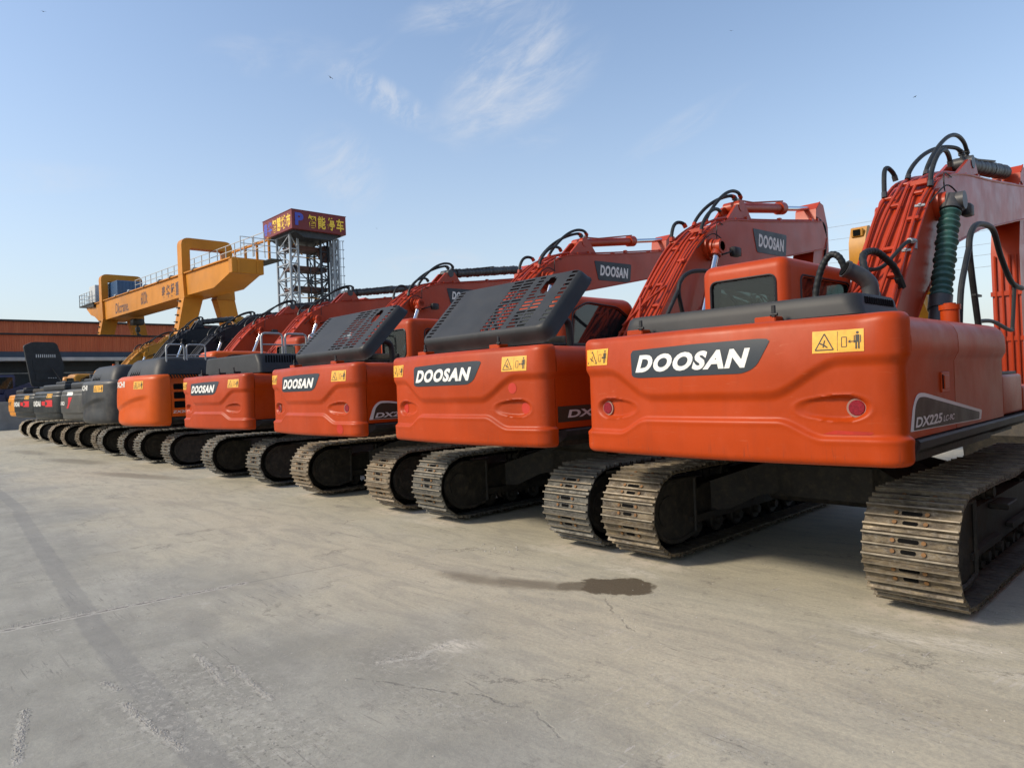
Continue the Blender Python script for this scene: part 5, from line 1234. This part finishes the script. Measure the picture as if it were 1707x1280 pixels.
def lattice(x, y, sx, sy, z0, z1, m_, name):
    g = G(); c4 = [(x, y), (x + sx, y), (x + sx, y + sy), (x, y + sy)]
    for a, b_ in c4: g.bar((a, b_, z0), (a, b_, z1), .21)
    n = int((z1 - z0) / 1.6)
    for i in range(n + 1):
        z = z0 + (z1 - z0) * i / n
        for j in range(4):
            a = c4[j]; b_ = c4[(j + 1) % 4]; g.bar((*a, z), (*b_, z), .13)
            if i < n:
                z2 = z0 + (z1 - z0) * (i + 1) / n
                p, q = (a, b_) if (i + j) % 2 else (b_, a); g.bar((*p, z), (*q, z2), .09)
    twr(name, g, m_)
lattice(-73.0, TY0 + .6, 3.3, .9, 0, 19.4, STL, 'lattice_column'); lattice(-73.0, TY1 - 2.3, 3.3, .9, 0, 19.4, DST, 'lattice_column')
lattice(-69.4, TY1 - 1.2, .7, .6, 0, 19.2, STL, 'ladder_column')
g = G()
for i in range(13): g.tube([(-68.6, TY1 - .5, 7 + i), (-68.2, TY1 - .1, 7 + i), (-68.9, TY1 + .15, 7 + i)], .03, 5)
for y in (TY1 - .45, TY1 - .1): g.bar((-68.5, y, 1), (-68.5, y, 19), .05)
twr('caged_ladder', g, STL)
for i in range(7):
    z = 18.0 - i * 2.3
    if z < 2: break
    g = G(); g.box((-71.2, 30.0, z), (2.2, 4.3, .32), .03); g.box((-70.1, 30.0, z + .22), (.1, 4.4, .18)); g.box((-72.3, 30.0, z + .22), (.1, 4.4, .18)); pl = twr('car_pallet', g, RUS)
    g = G()
    g.bar((-70.2, 28.0, z), (-70.9, 29.0, z + 1.4), .07); g.bar((-70.2, 28.0, z - .1), (-70.2, 29.2, z - .7), .08)
    g.bar((-70.1, 27.8, z - 1.0), (-70.1, 32.2, z - 1.0), .09); g.bar((-70.1, 32.0, z), (-70.9, 31.0, z + 1.4), .07); twr('pallet_hanger', g, DST if i % 2 else M['yellow'], pl)
g = G()
g.bar((-70, TY0 + .9, 14.3), (-70, TY1 - 1.8, 14.3), .10); g.bar((-70, 30.0, 10), (-70, 30.0, 17), .1)
for a in (-1, 1): g.bar((-70, TY0 + 1.2, 14.3 + a * 1.6), (-70, TY1 - 2.2, 14.3 - a * 1.6), .08)
g.cyl((-70.1, 30.0, 14.3), (-69.9, 30.0, 14.3), .3, n=14)
for sy in (-1, 1): g.tube([(-70.0, 30 + sy * 1.2, 17.6), (-70, 30 + sy * 1.7, 15.8), (-70, 30 + sy * 1.9, 14.3), (-70, 30 + sy * 1.7, 12.8), (-70, 30 + sy * 1.2, 11)], .05, 6, smooth=4)
twr('cross_bracing', g, DST)
g = G(); g.cyl((-70.2, TY1 - 1.5, 17.6), (-69.9, TY1 - 1.5, 17.6), 1.0, n=28); g.cyl((-69.9, TY1 - 1.5, 17.6), (-69.8, TY1 - 1.5, 17.6), .5, n=20); twr('drive_wheel', g, RUS)

# ================================================================== warehouse and yard wall
WX = -80.0
def cladding(name, a, b_):
    m = bpy.data.materials.new(name); m.use_nodes = True; k = N(m.node_tree); p = k.n['Principled BSDF']
    tc = k.new('ShaderNodeTexCoord'); v = tc.outputs['Object']; c = k.mix(k.sm(k.noise(k.scale(v, (.2, 1.2, .15)), 1.5, 5, .65), .3, .7), a, b_)
    k.put(p.inputs['Base Color'], c); p.inputs['Roughness'].default_value = .55; return m
OC = cladding('orange_corrugated_sheet', (.42, .085, .026), (.52, .13, .045)); NV = cladding('navy_sheet', (.03, .05, .075), (.04, .06, .09)); WS = cladding('pale_sheet', (.36, .36, .35), (.45, .45, .44))
def corrugated(g, x, y0, y1, z0, z1, pitch=.42, d=.06):
    n = int((y1 - y0) / pitch); pts = []
    for i in range(n):
        y = y0 + i * pitch
        pts += [(x, y), (x, y + pitch * .55), (x + d, y + pitch * .65), (x + d, y + pitch * .9)]
    vs = [(a, b_, z) for z in (z0, z1) for a, b_ in pts]; m_ = len(pts)
    g.add(vs, [(i, i + 1, m_ + i + 1, m_ + i) for i in range(m_ - 1)])
wh = thing('warehouse', 'long front shed clad in orange sheet over a pale canopy and dark bay', 'warehouse', (-58.0, 0, 0), 'orange-clad sheds at the left')
def whp(name, g, m_, ang=30, p=wh, x=-58.0):
    g.v = [q - Vector((x, 0, 0)) for q in g.v]; return obj(name, g, m_, p, ang)
g = G(); corrugated(g, -58.0, -30, 13, 5.46, 6.66, .3, .045); whp('cladding', g, OC, 20)
g = G(); g.box((-60.0, -8.5, 6.73), (4.3, 43.4, .12)); whp('roof', g, M['plastic'])
g = G(); g.box((-58.1, -8.5, 5.22), (.25, 43.0, .46)); whp('fascia', g, NV)
g = G(); g.box((-57.6, -8.5, 4.86), (1.2, 43.0, .26), .02); whp('canopy', g, WS)
g = G(); g.box((-60.6, -8.5, 3.2), (3.6, 42.6, 6.4)); whp('hall_wall', g, mat('bay_shade_black', (.012, .02, .026), .6, var=.2))  # near-black block painted as the shade inside the open bay
for y in range(-28, 13, 5):
    g = G(); g.box((-57.9, y, 2.4), (.28, .24, 4.7), .02); whp('column', g, M['rail'])
g = G(); g.box((-58.75, -8.5, 3.9), (.06, 41, .05)); whp('girt', g, M['rail'])
w2 = thing('warehouse', 'farther, taller shed whose orange sheet band shows behind the crane legs', 'warehouse', (-84.0, 0, 0), 'orange-clad sheds at the left')
g = G(); corrugated(g, -84, -30, 24, 8.0, 10.15); whp('cladding', g, OC, 20, w2, -84.0)
g = G(); g.box((-96, -3, 10.25), (24.6, 54.6, .16)); whp('roof', g, M['plastic'], 30, w2, -84.0)
g = G(); g.box((-96, -3, 4.0), (23.5, 53.4, 8.0)); whp('hall_wall', g, NV, 30, w2, -84.0)
CW_ = mat('concrete_wall', (.24, .235, .225), .85, var=.3, vscale=.7, streak=.35, bump=.3, bscale=12)
g = G(); g.box((-52.5, -14, .92), (.35, 32, 1.85), .02)
for i in range(8): g.box((-52.31, -28 + i * 4, .92), (.03, .12, 1.85))
yw = obj('yard_wall', g, CW_, None, 30); yw['label'] = 'low stained concrete wall at the far left end of the yard'; yw['category'] = 'wall'
# dark blue wheel loader parked beyond the wall
NB = mat('navy_machine_paint', (.018, .02, .06), .5, var=.2)
wl = thing('wheel_loader', 'dark blue wheel loader standing beyond the low concrete wall', 'loader', (-55.2, -1.2, 0))
g = G(); g.box((0, -.6, 1.9), (2.2, 2.4, .9), .1, 2); g.prism([(.4, 2.1), (1.4, 2.1), (2.6, 2.9), (2.5, 3.25), (.6, 2.6)], -.9, .9); obj('chassis', g, NB, wl)
g = G(); g.box((0, .5, 3.0), (1.5, 1.4, 1.3), .12, 3); cb = obj('cab', g, NB, wl); g = G(); g.box((.76, .5, 3.1), (.02, 1.1, .8), .01); obj('window', g, M['glass_dark'], cb)
for x in (-.95, .95):
    for y in (-1.2, 1.4):
        g = G(); g.cyl((x - .22, y, .75), (x + .22, y, .75), .75, n=26); tr = obj('wheel', g, M['rubber'], wl); g = G(); g.cyl((x - .235, y, .75), (x + .235, y, .75), .36, n=20); obj('rim', g, M['yellow'], tr)
g = G(); g.cyl((.6, -1.0, 2.3), (.6, -1.0, 3.1), .07, n=10); obj('exhaust_pipe', g, M['rail'], wl)

# ================================================================== yellow and brown machines behind the nearest ones
def folded_arm(x, y, label, m_, top, h=3.2, w_=.42, rz=0):
    root = thing('excavator', label, 'excavator', (x, y, 0), 'excavators standing behind the row'); root.rotation_euler[2] = R(rz)
    return root
r11 = distant(-4.15, 19.2, 180, 'yellow excavator behind the row, its upright arm showing beside the nearest boom', 'yellow', dz=.45)
g = G()
for x in (-.13, 0, .13): g.tube([(x, 7.18, 2.0), (x, 7.20, 4.35)], .03, 8)
g.box((0, 7.10, 5.42), (.30, .10, .22), .02); obj('stick_pipes', g, M['yellow'], r11)
g = G(); g.box((0, 7.165, 5.42), (.18, .012, .16)); obj('pin_hole', g, M['dark'], r11)
M['ochre'] = mat('faded_ochre_paint', (.19, .125, .035), .5, var=.2, streak=.3)
r12 = distant(-8.85, 19.2, 180, 'brown-yellow excavator behind the row seen under the second boom', 'ochre', dz=-.35)

# ================================================================== power lines, birds
g_ = None
PWX = [(-30, 60, 14.5), (-30, 60, 15.6), (-30, 60, 16.7), (-30, 62, 18.0), (-30, 62, 19.2)]
for i, (z, dy) in enumerate(((13.0, 0), (14.4, 0), (15.8, 1), (17.4, 1), (19.2, 2), (21.0, 2))):
    g = G(); g.tube([(-60 + 120 * t / 24, 95 + dy - 18 * t / 24, z + 3.2 * ((t / 24 - .5) ** 2) * 4) for t in range(25)], .022, 4)
    o = obj('power_line', g, M['rail'], None, 30); o['label'] = 'thin overhead power line sagging behind the nearest booms'; o['category'] = 'power line'; o['group'] = 'power lines behind the machines'
BM = mat('bird_feathers', (.02, .02, .022), .8, var=0)
def bird(px, py, dist, sz, label, bank):
    p = CAM + pixdir(px, py) * dist
    g = G(); g.tube([(0, -.22, 0), (0, -.1, .01), (0, .08, .015), (0, .2, .01), (0, .27, 0)], .05 * sz, 8, rf=lambda t, i: (.25, .9, 1.0, .6, .15)[i])
    for s_ in (-1, 1):
        g.add([(0, .1, .03), (s_ * .22, .12, .10), (s_ * .48, -.02, .05), (s_ * .22, -.05, .08), (0, -.07, .03)], [(0, 1, 3, 4), (1, 2, 3)]); g.add([(0, .1, .02), (s_ * .22, .12, .09), (s_ * .48, -.02, .045), (s_ * .22, -.05, .07), (0, -.07, .02)], [(0, 1, 3, 4), (1, 2, 3)])
    o = obj('bird', g, BM); o.location = p; o.scale = (sz, sz, sz); o.rotation_euler = (R(bank), R(bank * .5), R(bank * 3)); o['label'] = label; o['category'] = 'bird'; o['group'] = 'birds high in the sky'
bird(72, 20, 120, .9, 'small dark bird in the top left corner of the sky', 20)
bird(551, 130, 110, 1.0, 'dark bird flying high to the left of the wispy cloud', -25)
bird(1219, 52, 150, .9, 'tiny dark bird near the top of the sky, right of centre', 15)
bird(1525, 162, 150, .9, 'tiny dark bird above the nearest boom', -10)
bird(628, 381, 150, .7, 'tiny dark bird low in the sky right of the parking tower', 10)
